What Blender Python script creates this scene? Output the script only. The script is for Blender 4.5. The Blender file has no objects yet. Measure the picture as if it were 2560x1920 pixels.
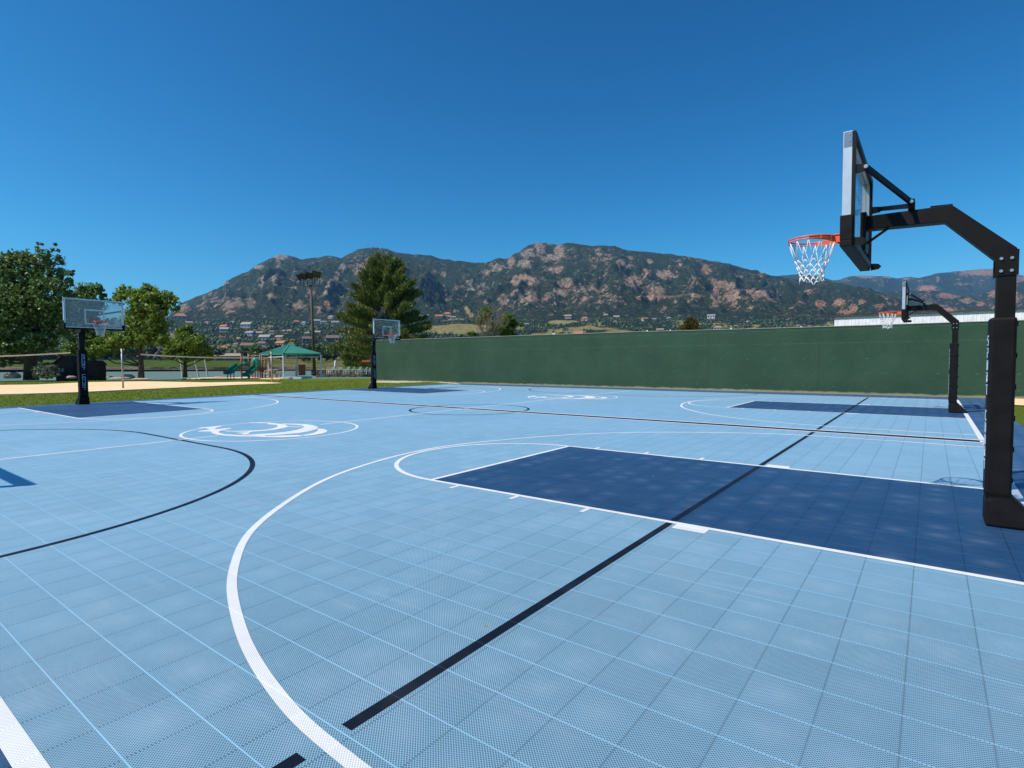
import bpy, math, random
import numpy as np
from mathutils import Vector, Matrix
random.seed(7); rng = np.random.default_rng(7)
F = 0.3048
S = bpy.context.scene; COL = S.collection
# ------------------------------------------------------------------ camera
CAM = np.array([-2.7845, -22.5647, 5.119]) * F
YAW, PIT, ROL, FP = -0.6432, 0.0431, -0.0050, 1395.87
_fw = np.array([math.sin(YAW)*math.cos(PIT), math.cos(YAW)*math.cos(PIT), -math.sin(PIT)])
_r = np.array([math.cos(YAW), -math.sin(YAW), 0.0]); _u = np.cross(_r, _fw)
R2 = _r*math.cos(ROL)+_u*math.sin(ROL); U2 = -_r*math.sin(ROL)+_u*math.cos(ROL)
FH = np.array([math.sin(YAW), math.cos(YAW), 0.0])
cd = bpy.data.cameras.new('camera'); cam = bpy.data.objects.new('camera', cd); COL.objects.link(cam)
cd.sensor_width = 36; cd.lens = FP/2560*36; cd.clip_start = 0.05; cd.clip_end = 60000
M = Matrix((( R2[0], U2[0], -_fw[0], CAM[0]), (R2[1], U2[1], -_fw[1], CAM[1]), (R2[2], U2[2], -_fw[2], CAM[2]), (0,0,0,1)))
cam.matrix_world = M; S.camera = cam
def ray(u, v):
    u = np.asarray(u, float)[..., None]; v = np.asarray(v, float)[..., None]
    return _fw + R2*(u-1280)/FP - U2*(v-960)/FP
def at(u, v, z):                      # point seen at full-size picture position (u, v), z metres ahead
    d = ray(u, v); k = np.asarray(z, float)[..., None]/(d@FH)[..., None]
    return CAM + d*k
def gnd(u, v, Z=0.0):
    d = ray(u, v); return CAM + d*((Z-CAM[2])/d[2])
def onY(u, v, y):
    d = ray(u, v); return CAM + d*((y-CAM[1])/d[1])
def onX(u, v, x):
    d = ray(u, v); return CAM + d*((x-CAM[0])/d[0])
def depth(P): return float((np.asarray(P)-CAM)@FH)
# ------------------------------------------------------------------ noise
def vnoise(x, y, seed=0):
    xi = np.floor(x).astype(np.int64); yi = np.floor(y).astype(np.int64); fx = x-xi; fy = y-yi
    fx = fx*fx*(3-2*fx); fy = fy*fy*(3-2*fy)
    def h(a, b):
        n = (a*374761393 + b*668265263 + seed*1442695041) & 0xffffffff
        n = ((n ^ (n >> 13))*1274126177) & 0xffffffff
        return ((n ^ (n >> 16)) & 0xffff)/65535.0
    return (h(xi, yi)*(1-fx)+h(xi+1, yi)*fx)*(1-fy)+(h(xi, yi+1)*(1-fx)+h(xi+1, yi+1)*fx)*fy
def fbm(x, y, o=5, seed=0, ridged=False):
    s = 0; a = .5
    for i in range(o):
        n = vnoise(x*2**i+17.3*i, y*2**i-9.1*i, seed+i)
        if ridged: n = 1-abs(2*n-1)
        s = s+a*n; a *= .5
    return s
# ------------------------------------------------------------------ materials
def srgb(r, g, b):
    f = lambda c: (c/255/12.92) if c/255 <= .04045 else ((c/255+.055)/1.055)**2.4
    return (f(r), f(g), f(b), 1)
class NT:
    def __init__(s, name):
        s.m = bpy.data.materials.new(name); s.m.use_nodes = True; s.t = s.m.node_tree; s.t.nodes.clear()
        s.out = s.n('ShaderNodeOutputMaterial'); s.b = s.n('ShaderNodeBsdfPrincipled'); s.l(s.b.outputs[0], s.out.inputs[0])
    def n(s, typ, **kw):
        x = s.t.nodes.new(typ)
        for k, v in kw.items(): setattr(x, k, v)
        return x
    def l(s, a, b): s.t.links.new(a, b)
    def put(s, sock, v):
        if hasattr(v, 'is_output') or isinstance(v, bpy.types.NodeSocket): s.l(v, sock)
        else: sock.default_value = v
    def math(s, op, a, b=0.0, c=0.0):
        x = s.n('ShaderNodeMath', operation=op); s.put(x.inputs[0], a); s.put(x.inputs[1], b); s.put(x.inputs[2], c); return x.outputs[0]
    def mix(s, f, a, b, blend='MIX'):
        x = s.n('ShaderNodeMix', data_type='RGBA', blend_type=blend); s.put(x.inputs[0], f); s.put(x.inputs[6], a); s.put(x.inputs[7], b); return x.outputs[2]
    def pos(s): return s.n('ShaderNodeNewGeometry').outputs['Position']
    def noise(s, scale, detail=4, rough=.55, vec=None, dist=0.0):
        x = s.n('ShaderNodeTexNoise'); x.inputs['Scale'].default_value = scale; x.inputs['Detail'].default_value = detail
        x.inputs['Roughness'].default_value = rough; x.inputs['Distortion'].default_value = dist
        s.l(vec if vec is not None else s.pos(), x.inputs['Vector']); return x.outputs[0]
    def ramp(s, f, lo, hi):
        x = s.n('ShaderNodeMapRange'); x.clamp = True; s.put(x.inputs[0], f); x.inputs[1].default_value = lo; x.inputs[2].default_value = hi; return x.outputs[0]
    def bump(s, h, strength=.3, dist=.02):
        x = s.n('ShaderNodeBump'); x.inputs['Strength'].default_value = strength; x.inputs['Distance'].default_value = dist
        s.put(x.inputs['Height'], h); s.l(x.outputs[0], s.b.inputs['Normal']); return x
    def attr(s, name):
        x = s.n('ShaderNodeAttribute', attribute_name=name); return x.outputs['Fac']
    def scalevec(s, sc):
        x = s.n('ShaderNodeVectorMath', operation='MULTIPLY'); s.l(s.pos(), x.inputs[0]); x.inputs[1].default_value = sc; return x.outputs[0]
    def set(s, col=None, rough=None, metal=None, spec=None):
        if col is not None: s.put(s.b.inputs['Base Color'], col)
        if rough is not None: s.put(s.b.inputs['Roughness'], rough)
        if metal is not None: s.b.inputs['Metallic'].default_value = metal
        if spec is not None: s.b.inputs['Specular IOR Level'].default_value = spec
        return s
def simple(name, col, rough=.6, metal=0, var=.12, sc=3.0, bump=0.0, bsc=40.0, spec=None):
    t = NT(name); n = t.noise(sc, 5)
    f = t.ramp(n, .3, .7)
    a = tuple(c*(1-var) for c in col[:3])+(1,); b = tuple(min(1, c*(1+var)) for c in col[:3])+(1,)
    t.set(t.mix(f, a, b), rough, metal, spec)
    if bump: t.bump(t.noise(bsc, 4), bump, .01)
    return t.m
MAT = {}
# perforated interlocking sport tiles, 1 ft squares
def tile_mat(name, col, seam_x=1.5, seam_y=.42, hole=.42, rough=.5, spec=.35, sheen=.32, shinef=-.01, dust=.10):
    t = NT(name); sp = t.n('ShaderNodeSeparateXYZ'); t.l(t.pos(), sp.inputs[0])
    def frac(s, per):
        return t.math('FRACT', t.math('DIVIDE', s, per))
    X, Y = sp.outputs[0], sp.outputs[1]
    fx = frac(X, F); fy = frac(Y, F)
    tri = lambda f: t.math('MINIMUM', f, t.math('SUBTRACT', 1.0, f))      # distance to seam, 0..0.5
    dx = tri(fx); dy = tri(fy)
    lx = t.math('LESS_THAN', dx, .012)                                   # seams across the court: dark
    ly = t.math('LESS_THAN', dy, .0085)                                   # seams along the court: light lip
    hp = F/21
    hx = tri(frac(t.math('ADD', X, Y), hp)); hy = tri(frac(t.math('SUBTRACT', X, Y), hp))
    hole_m = t.math('MULTIPLY', t.math('GREATER_THAN', hx, .18), t.math('GREATER_THAN', hy, .18))
    lwt = t.n('ShaderNodeLayerWeight'); lwt.inputs[0].default_value = .5      # ribs hide the holes at a low angle
    cosv = t.math('SUBTRACT', 1.0, lwt.outputs['Facing'])
    hole_m = t.math('MULTIPLY', hole_m, t.ramp(cosv, .04, .42))
    # per tile tone
    cell = t.n('ShaderNodeVectorMath', operation='FLOOR'); sc = t.n('ShaderNodeVectorMath', operation='DIVIDE')
    t.l(t.pos(), sc.inputs[0]); sc.inputs[1].default_value = (F, F, 100); t.l(sc.outputs[0], cell.inputs[0])
    wn = t.n('ShaderNodeTexWhiteNoise', noise_dimensions='3D'); t.l(cell.outputs[0], wn.inputs[0])
    big = t.noise(.35, 5); fine = t.noise(9, 4)
    tone = t.math('ADD', t.math('MULTIPLY_ADD', wn.outputs[0], .07, .92), t.math('ADD', t.math('MULTIPLY_ADD', big, .26, -.13), t.math('MULTIPLY_ADD', fine, .12, -.06)))
    base = t.n('ShaderNodeRGB'); base.outputs[0].default_value = col
    def mul(c, f):
        x = t.n('ShaderNodeVectorMath', operation='SCALE'); t.l(c, x.inputs[0]); t.put(x.inputs['Scale'], f); return x.outputs[0]
    c0 = mul(base.outputs[0], tone)
    ch = mul(base.outputs[0], t.math('MULTIPLY', tone, hole))
    c1 = t.mix(hole_m, c0, ch)
    c2 = t.mix(lx, c1, mul(c0, seam_y))
    c3 = t.mix(ly, c2, mul(c0, seam_x))
    # soft highlight on each domed tile centre, painted into the base colour
    wear = t.math('MULTIPLY', t.math('MULTIPLY', t.ramp(dx, .08, .5), t.ramp(dy, .08, .5)), t.math('MULTIPLY_ADD', wn.outputs[0], .15, shinef))
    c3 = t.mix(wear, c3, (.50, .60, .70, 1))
    # dust
    c4 = t.mix(t.math('MULTIPLY', t.ramp(t.noise(1.1, 6, .65), .5, .8), dust), c3, (.62, .66, .68, 1))
    scn = t.noise(2.6, 8, .75, dist=1.5); c4 = t.mix(t.math('MULTIPLY', t.ramp(scn, .60, .74), dust*2.0), c4, (.30, .36, .42, 1))
    sv = t.n('ShaderNodeTexNoise'); sv.inputs['Scale'].default_value = 1.0; sv.inputs['Detail'].default_value = 6; t.l(t.scalevec((.7, 9, 1)), sv.inputs['Vector'])
    c4 = t.mix(t.math('MULTIPLY', t.ramp(sv.outputs[0], .62, .72), dust*.8), c4, (.62, .70, .76, 1))
    # a few leaf bits and specks
    vo = t.n('ShaderNodeTexVoronoi'); vo.inputs['Scale'].default_value = 1.6; t.l(t.pos(), vo.inputs['Vector'])
    spk = t.math('MULTIPLY', t.math('LESS_THAN', vo.outputs['Distance'], .024), t.math('GREATER_THAN', t.noise(2.0, 2), .55))
    c5 = t.mix(spk, c4, (.25, .22, .15, 1))
    t.set(c5, t.math('MULTIPLY_ADD', t.noise(5, 4), .2, rough-.1), 0, spec)
    t.b.inputs['Sheen Weight'].default_value = sheen; t.b.inputs['Sheen Roughness'].default_value = .35; t.b.inputs['Sheen Tint'].default_value = (.75, .88, 1, 1)
    # every tile is slightly domed
    dome = t.math('MULTIPLY', t.math('SUBTRACT', .25, t.math('POWER', t.math('SUBTRACT', .5, dx), 2.0)), t.math('SUBTRACT', .25, t.math('POWER', t.math('SUBTRACT', .5, dy), 2.0)))
    h = t.math('ADD', t.math('MULTIPLY', dome, 9.0), t.math('MULTIPLY', t.noise(2.2, 3), .35))
    t.bump(h, .35, .012)
    return t.m
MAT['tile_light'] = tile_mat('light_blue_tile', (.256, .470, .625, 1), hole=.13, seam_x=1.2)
MAT['tile_dark'] = tile_mat('navy_tile', (.0175, .069, .168, 1), seam_x=2.1, hole=.25, sheen=.04, shinef=-.045, dust=.04)
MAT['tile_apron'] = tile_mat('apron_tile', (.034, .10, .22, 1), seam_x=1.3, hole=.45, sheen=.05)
MAT['line_white'] = tile_mat('white_line_tile', (.88, .89, .90, 1), seam_x=1.0, seam_y=.9, hole=.62, shinef=-.22, sheen=.1)
MAT['line_black'] = tile_mat('black_line_tile', (.011, .016, .030, 1), seam_x=2.6, seam_y=1.0, hole=.4, sheen=0, spec=.08, shinef=-.22, dust=.03)

def grass_mat(name, a, b, dry=(.30, .24, .10, 1), dryf=.25, sc=1.0):
    t = NT(name)
    n1 = t.noise(.25*sc, 6, .6); n2 = t.noise(3.2*sc, 6, .7); n3 = t.noise(38*sc, 4, .8, vec=t.scalevec((1, 1, .3)))
    c = t.mix(t.ramp(n2, .3, .72), a, b)
    c = t.mix(t.math('MULTIPLY', t.ramp(n1, .5, .8), dryf), c, dry)
    c = t.mix(t.math('MULTIPLY', t.ramp(n3, .35, .7), .5), c, tuple(x*.5 for x in a[:3])+(1,))
    t.set(c, .85, 0, .2); t.bump(t.math('ADD', n3, n2), .8, .06); return t.m
MAT['lawn'] = grass_mat('lawn', (.09, .14, .005, 1), (.18, .25, .009, 1))
MAT['sand'] = simple('sand', (1.0, .64, .36, 1), .95, var=.08, sc=.8, bump=.6, bsc=6)
def add_terrain_mat():
    t = NT('terrain')
    rock, warm, field, green = t.attr('rock'), t.attr('warm'), t.attr('field'), t.attr('green')
    P = t.pos()
    stretch = t.scalevec((1, 1, .45))
    nf = t.noise(.045, 4, .8)                      # tree scale
    nm = t.noise(.005, 5, .62)
    nh = t.noise(.075, 3, .75, vec=t.scalevec((1, 1, .8)))
    forest = t.mix(t.ramp(nm, .35, .65), (.030, .054, .030, 1), (.062, .078, .036, 1))
    forest = t.mix(t.ramp(nh, .42, .58), tuple(x*.45 for x in (.028, .044, .028))+(1,), forest)
    forest = t.mix(t.math('MULTIPLY', t.ramp(t.noise(.03, 8, .85), .58, .70), .35), forest, (.17, .15, .105, 1))
    rn = t.noise(.03, 9, .8, vec=stretch); rl = t.noise(.008, 4, .6)
    cr = t.n('ShaderNodeTexVoronoi', feature='DISTANCE_TO_EDGE'); cr.inputs['Scale'].default_value = .035
    wv = t.n('ShaderNodeVectorMath', operation='ADD'); t.l(t.scalevec((1, 1, .4)), wv.inputs[0]); nn_ = t.n('ShaderNodeTexNoise'); nn_.inputs['Scale'].default_value = .03; t.l(P, nn_.inputs['Vector'])
    ws = t.n('ShaderNodeVectorMath', operation='SCALE'); t.l(nn_.outputs['Color'], ws.inputs[0]); ws.inputs['Scale'].default_value = 45; t.l(ws.outputs[0], wv.inputs[1]); t.l(wv.outputs[0], cr.inputs['Vector'])
    rockc = t.mix(t.ramp(rn, .40, .62), (.17, .14, .12, 1), (.54, .45, .34, 1))
    rockw = t.mix(t.ramp(rn, .40, .62), (.26, .135, .085, 1), (.64, .34, .20, 1))
    rc = t.mix(warm, rockc, rockw)
    rc = t.mix(t.math('MULTIPLY', t.math('SUBTRACT', 1.0, t.ramp(cr.outputs['Distance'], .0, .13)), .65), rc, (.05, .05, .04, 1))
    brk = t.noise(.02, 10, .82, vec=stretch)
    thr = t.math('ADD', t.math('MULTIPLY', rock, .72), t.math('MULTIPLY_ADD', brk, 3.5, -1.66))
    c = t.mix(t.ramp(thr, .44, .54), forest, rc)
    fc = t.mix(t.ramp(t.noise(.05, 5, .7), .4, .6), (.46, .36, .15, 1), (.25, .25, .085, 1))
    c = t.mix(t.ramp(t.math('ADD', field, t.math('MULTIPLY_ADD', t.noise(.02, 5), .4, -.2)), .42, .6), c, fc)
    gc = t.mix(t.ramp(t.noise(.12, 5, .7), .35, .65), (.13, .22, .025, 1), (.21, .31, .045, 1))
    c = t.mix(t.ramp(green, .4, .6), c, gc)
    t.set(c, .95, 0, .1)
    t.bump(t.math('ADD', t.math('MULTIPLY', nf, .8), t.math('MULTIPLY', brk, 1.5)), 1.0, 16.0)
    return t.m
MAT['terrain'] = add_terrain_mat()
MAT['black_metal'] = simple('black_powder_coat', (.0075, .006, .0055, 1), .5, 0, .25, 8, .1, 200, spec=.2)
MAT['pad'] = simple('black_vinyl_pad', (.0075, .0065, .0075, 1), .6, 0, .35, 6, .7, 5, spec=.16)
MAT['alu'] = simple('brushed_aluminium', (.60, .63, .66, 1), .38, .6, .06, 10)
MAT['plate'] = simple('blue_grey_plate', (.16, .22, .30, 1), .45, .3, .06, 10)
MAT['zinc'] = simple('zinc_bolt', (.55, .55, .52, 1), .35, .9, .1, 10)
MAT['orange'] = simple('orange_enamel', (.72, .105, .025, 1), .38, 0, .08, 10, spec=.5)
MAT['cord'] = simple('white_nylon', (.80, .80, .80, 1), .8)
MAT['letter'] = simple('blue_grey_print', (.42, .60, .76, 1), .6)
MAT['white_paint'] = simple('white_paint', (.74, .75, .74, 1), .5)
MAT['white_tape'] = simple('white_tape', (.72, .62, .50, 1), .8, var=.15)
MAT['grey_metal'] = simple('galvanised_steel', (.34, .33, .30, 1), .5, .5, .15, 5)
MAT['bark'] = simple('bark', (.075, .055, .04, 1), .95, var=.4, sc=7, bump=1, bsc=9)
MAT['bark_light'] = simple('light_bark', (.19, .145, .10, 1), .95, var=.35, sc=7, bump=1, bsc=9)
MAT['rockm'] = simple('sandstone_boulder', (.42, .33, .25, 1), .9, var=.25, sc=3, bump=.8, bsc=5)
def leaf_mat(name, a, b, c3, trans=.25):
    t = NT(name); g = t.n('ShaderNodeNewGeometry'); rnd = g.outputs['Random Per Island']
    c = t.mix(t.ramp(rnd, 0, .8), a, b); c = t.mix(t.ramp(rnd, .86, 1.0), c, c3)
    t.set(c, .5, 0, .35)
    tr = t.n('ShaderNodeBsdfTranslucent'); t.l(c, tr.inputs[0])
    mx = t.n('ShaderNodeMixShader'); mx.inputs[0].default_value = trans
    t.l(t.b.outputs[0], mx.inputs[1]); t.l(tr.outputs[0], mx.inputs[2]); t.l(mx.outputs[0], t.out.inputs[0]); return t.m
MAT['leaf_dark'] = leaf_mat('poplar_leaf', (.052, .105, .020, 1), (.175, .28, .055, 1), (.60, .62, .42, 1), .32)
MAT['leaf_light'] = leaf_mat('ash_leaf', (.10, .18, .018, 1), (.235, .35, .05, 1), (.50, .48, .12, 1), .38)
MAT['leaf_pine'] = leaf_mat('pine_needles', (.070, .105, .022, 1), (.19, .235, .045, 1), (.32, .29, .11, 1), .25)
MAT['leaf_sage'] = leaf_mat('sage_leaf', (.11, .15, .08, 1), (.24, .27, .17, 1), (.34, .35, .24, 1))
MAT['leaf_bright'] = leaf_mat('bright_leaf', (.075, .145, .012, 1), (.15, .26, .03, 1), (.34, .28, .05, 1), .35)
MAT['leaf_brown'] = leaf_mat('dry_spruce', (.10, .07, .02, 1), (.17, .115, .03, 1), (.10, .12, .03, 1))
MAT['leaf_far'] = leaf_mat('woodland', (.022, .046, .018, 1), (.060, .095, .030, 1), (.11, .14, .06, 1), .1)
MAT['leaf_far_light'] = leaf_mat('light_woodland', (.045, .070, .026, 1), (.095, .12, .048, 1), (.13, .15, .08, 1), .1)
MAT['blade'] = leaf_mat('grass_blades', (.10, .145, .004, 1), (.20, .26, .010, 1), (.32, .28, .05, 1), .3)
# ------------------------------------------------------------------ mesh helpers
def mesh_np(name, V, Fc, mat, smooth=False, attrs=None):
    V = np.asarray(V, np.float32); Fc = np.asarray(Fc, np.int32); k = Fc.shape[1]
    me = bpy.data.meshes.new(name); me.vertices.add(len(V)); me.vertices.foreach_set('co', V.ravel())
    me.loops.add(Fc.size); me.loops.foreach_set('vertex_index', Fc.ravel())
    me.polygons.add(len(Fc)); me.polygons.foreach_set('loop_start', np.arange(0, Fc.size, k, dtype=np.int32))
    if attrs:
        for n, a in attrs.items():
            at_ = me.attributes.new(n, 'FLOAT', 'POINT'); at_.data.foreach_set('value', np.asarray(a, np.float32).ravel())
    if smooth: me.polygons.foreach_set('use_smooth', np.ones(len(Fc), bool))
    me.update(calc_edges=True); me.validate()
    me.materials.append(mat); return me
class MB:
    def __init__(s): s.v = []; s.f = []
    def add(s, V, Fs):
        o = len(s.v); s.v += [tuple(map(float, p)) for p in V]; s.f += [tuple(i+o for i in f) for f in Fs]; return s
    def box(s, a, b):
        (x0, y0, z0), (x1, y1, z1) = a, b
        x0, x1 = sorted((x0, x1)); y0, y1 = sorted((y0, y1)); z0, z1 = sorted((z0, z1))
        V = [(x0,y0,z0),(x1,y0,z0),(x1,y1,z0),(x0,y1,z0),(x0,y0,z1),(x1,y0,z1),(x1,y1,z1),(x0,y1,z1)]
        return s.add(V, [(0,3,2,1),(4,5,6,7),(0,1,5,4),(1,2,6,5),(2,3,7,6),(3,0,4,7)])
    def poly(s, P, z):
        return s.add([(p[0], p[1], z) for p in P], [tuple(range(len(P)))])
    def prism(s, P, ax, a, b):          # polygon P in the two other axes, extruded along axis ax
        n = len(P)
        def pt(p, c): q = list(p); q.insert(ax, c); return q
        V = [pt(p, a) for p in P]+[pt(p, b) for p in P]
        return s.add(V, [tuple(range(n))[::-1], tuple(range(n, 2*n))]+[(i, (i+1) % n, n+(i+1) % n, n+i) for i in range(n)])
    def tube(s, pts, r, n=8, closed=False):
        pts = [Vector(p) for p in pts]; m = len(pts); rs = r if isinstance(r, (list, tuple)) else [r]*m
        V = []; ref = None
        for i, p in enumerate(pts):
            if closed: d = pts[(i+1) % m]-pts[i-1]
            else: d = pts[min(i+1, m-1)]-pts[max(i-1, 0)]
            if d.length < 1e-9: d = Vector((0, 0, 1))
            d.normalize()
            if ref is None: ref = Vector((0, 0, 1)) if abs(d.z) < .9 else Vector((1, 0, 0))
            a = d.cross(ref)
            if a.length < 1e-3: a = d.orthogonal()
            a.normalize(); b = a.cross(d).normalized(); ref = b if not closed else ref
            for k in range(n):
                t = 2*math.pi*k/n; V.append(p+(a*math.cos(t)+b*math.sin(t))*rs[i])
        Fs = []
        for i in range(m if closed else m-1):
            j = (i+1) % m
            for k in range(n): Fs.append((i*n+k, i*n+(k+1) % n, j*n+(k+1) % n, j*n+k))
        if not closed: Fs += [tuple(range(n))[::-1], tuple(range((m-1)*n, m*n))]
        return s.add(V, Fs)
    def beam(s, a, b, w, h, up=(0, 0, 1)):
        a = Vector(a); b = Vector(b); d = (b-a).normalized(); u = Vector(up); x = d.cross(u)
        if x.length < 1e-3: x = d.orthogonal()
        x.normalize(); y = x.cross(d).normalized(); V = []
        for p in (a, b):
            for sx, sy in ((-1,-1),(1,-1),(1,1),(-1,1)): V.append(p+x*sx*w/2+y*sy*h/2)
        return s.add(V, [(0,1,2,3),(4,7,6,5),(0,4,5,1),(1,5,6,2),(2,6,7,3),(3,7,4,0)])
    def build(s, name, mat, parent=None, bevel=0, smooth=False, loc=None):
        me = bpy.data.meshes.new(name); me.from_pydata(s.v, [], s.f); me.validate(); me.update()
        import bmesh
        bm = bmesh.new(); bm.from_mesh(me); bmesh.ops.recalc_face_normals(bm, faces=bm.faces)
        bm.to_mesh(me); bm.free()
        if smooth: me.polygons.foreach_set('use_smooth', [True]*len(me.polygons))
        me.materials.append(mat if not isinstance(mat, str) else MAT[mat])
        o = bpy.data.objects.new(name, me); COL.objects.link(o)
        if parent: o.parent = parent
        if loc is not None: o.location = loc
        if bevel:
            md = o.modifiers.new('bevel', 'BEVEL'); md.width = bevel; md.segments = 2; md.limit_method = 'ANGLE'
        return o
def tag(o, label=None, cat=None, group=None, kind=None):
    if label: o['label'] = label
    if cat: o['category'] = cat
    if group: o['group'] = group
    if kind: o['kind'] = kind
    return o
def struct(o): o['kind'] = 'structure'; return o
def thing(name, label, cat, loc=(0, 0, 0), rz=0, group=None):
    o = bpy.data.objects.new(name, None); o.empty_display_size = .2; COL.objects.link(o); o.location = loc; o.rotation_euler = (0, 0, rz)
    return tag(o, label, cat, group)
def obj(name, me, parent=None, loc=None):
    o = bpy.data.objects.new(name, me); COL.objects.link(o)
    if parent: o.parent = parent
    if loc is not None: o.location = loc
    return o
def copy_tree(o, parent=None):
    c = o.copy(); COL.objects.link(c); c.parent = parent
    for ch in [x for x in bpy.data.objects if x.parent == o]: copy_tree(ch, c)
    return c
# ------------------------------------------------------------------ court (numbers in feet)
L, D, XF, W, SR, XM = 84.84, 43.49, 19.8, 5.71, 18.93, -41.95
def P2(x, y): return (x*F, y*F)
YN, YFar = -20.75, 64.0
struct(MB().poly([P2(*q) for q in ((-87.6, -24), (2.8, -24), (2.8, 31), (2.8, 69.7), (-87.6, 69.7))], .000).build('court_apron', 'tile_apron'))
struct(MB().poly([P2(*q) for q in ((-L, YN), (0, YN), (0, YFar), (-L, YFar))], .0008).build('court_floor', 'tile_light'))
k = MB()
for cy in (0, D):
    k.poly([P2(*q) for q in ((-XF, cy-W), (.0, cy-W), (.0, cy+W), (-XF, cy+W))], .0014)
    k.poly([P2(*q) for q in ((-L-.0, cy-W), (-L+XF, cy-W), (-L+XF, cy+W), (-L-.0, cy+W))], .0014)
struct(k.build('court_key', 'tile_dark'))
def strip(mb, pts, w, z):
    pts = [Vector((p[0], p[1], 0)) for p in pts]; n = len(pts); Lf = []; Rt = []
    for i, p in enumerate(pts):
        d = (pts[min(i+1, n-1)]-pts[max(i-1, 0)]).normalized(); q = Vector((-d.y, d.x, 0))*w/2
        Lf.append((p+q)*F); Rt.append((p-q)*F)
    V = [(a.x, a.y, z) for a in Lf]+[(a.x, a.y, z) for a in Rt]
    mb.add(V, [(i, i+1, n+i+1, n+i) for i in range(n-1)])
bk = MB(); wt = MB(); zb, zw = .0020, .0032
strip(bk, [(-9.2, -17.9), (-9.2, YFar)], .22, zb); strip(bk, [(-9.2, -24), (-9.2, -18.6)], .22, zb)
strip(bk, [(-L+9.2, YN), (-L+9.2, YFar)], .16, zb)
strip(bk, [(-L, D/2), (0.35, D/2)], .95, zb+.0001)
def arc(cx, cy, r, a0, a1, n=60): return [(cx+r*math.cos(math.radians(a0+(a1-a0)*i/n)), cy+r*math.sin(math.radians(a0+(a1-a0)*i/n))) for i in range(n+1)]
strip(bk, arc(-41.2, 21.3, 6.15, 0, 360, 90), .24, zb)
g0 = YN; gr = 14.2
strip(bk, arc(-36.4, g0, gr, 0, 90)+arc(-47.5, g0, gr, 90, 180), .24, zb)
strip(bk, [(XM-.35, g0+gr-.35), (XM+.35, g0+gr+.35)], .2, zb+.0002)
strip(bk, [(XM+.35, g0+gr-.35), (XM-.35, g0+gr+.35)], .2, zb+.0003)
strip(bk, arc(-47.0, YFar, 13.6, 180, 270)+arc(-36.4, YFar, 13.6, 270, 360), .2, zb)
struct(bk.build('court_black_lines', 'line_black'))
lw = .22
strip(wt, [(-.12, 20.6), (-.12, YFar)], .30, zw); strip(wt, [(-.12, YN), (-.12, 18.2)], .30, zw)
for i in range(14):                                        # worn paint on the baseline
    y = 18.3+i*.17; strip(wt, [(-.12+random.uniform(-.08, .08), y), (-.12+random.uniform(-.08, .08), y+random.uniform(.04, .14))], random.uniform(.08, .26), zw)
strip(wt, [(-L, YN), (0, YN)], .29, zw+.0002)
strip(wt, [(-L, YFar-.1), (0, YFar-.1)], .12, zw)
for s in (-1, 1): strip(wt, [(-L, D/2+s*.64), (.1, D/2+s*.64)], .28, zw)
strip(wt, [(XM, YN), (XM, -4.1)], lw, zw+.0001); strip(wt, [(XM, 3.9), (XM, D-4.1)], lw, zw+.0001); strip(wt, [(XM, D+3.9), (XM, YFar)], lw, zw+.0001)
def catmull(P, n=10):
    out = []
    for i in range(1, len(P)-2):
        p0, p1, p2, p3 = [np.array(P[j], float) for j in (i-1, i, i+1, i+2)]
        for k in range(n):
            t = k/n; out.append(tuple(.5*(2*p1+(p2-p0)*t+(2*p0-5*p1+4*p2-p3)*t*t+(3*p1-p0-3*p2+p3)*t**3)))
    return out+[tuple(P[-2])]
TP3 = catmull([(3, -18.4), (0, -18.4), (-4, -18.4), (-8.36, -18.3), (-10.71, -18.04), (-13.41, -17.25), (-16.5, -15.8), (-19.67, -13.41), (-23.2, -8.9), (-25.0, -4.8), (-25.85, -.5), (-25.4, 3.2), (-23.2, 8.56), (-20.0, 13.0), (-14.6, 16.8), (-9.9, 18.6), (-5, 18.9), (0, 18.9), (3, 18.9)])
for cy in (0, D):
    strip(wt, arc(XM, cy, 6, 0, 360, 90), .2, zw+.0002)
    for side in (0, 1):
        def m(x, y): return (x, cy+y) if side == 0 else (-L-x, cy-y)
        T = lambda pts: [m(*q) for q in pts]
        for s in (-1, 1):
            strip(wt, T([(-XF, s*W), (0, s*W)]), lw, zw+.0001)
            for xx in (12, 15, 18): strip(wt, T([(-xx-.08, s*(W+.08)), (-xx-.08, s*(W+.62))]), .17, zw)
            strip(wt, T([(-8.98, s*(W+.30)), (-7.98, s*(W+.30))]), .55, zw)
        strip(wt, T([(-XF, -W-.08), (-XF, W+.08)]), lw, zw+.0003)
        strip(wt, T(arc(-XF, 0, W, 90, 270)), lw, zw+.0004)
        strip(wt, T(TP3), .215, zw+.0005)
struct(wt.build('court_white_lines', 'line_white'))
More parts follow.
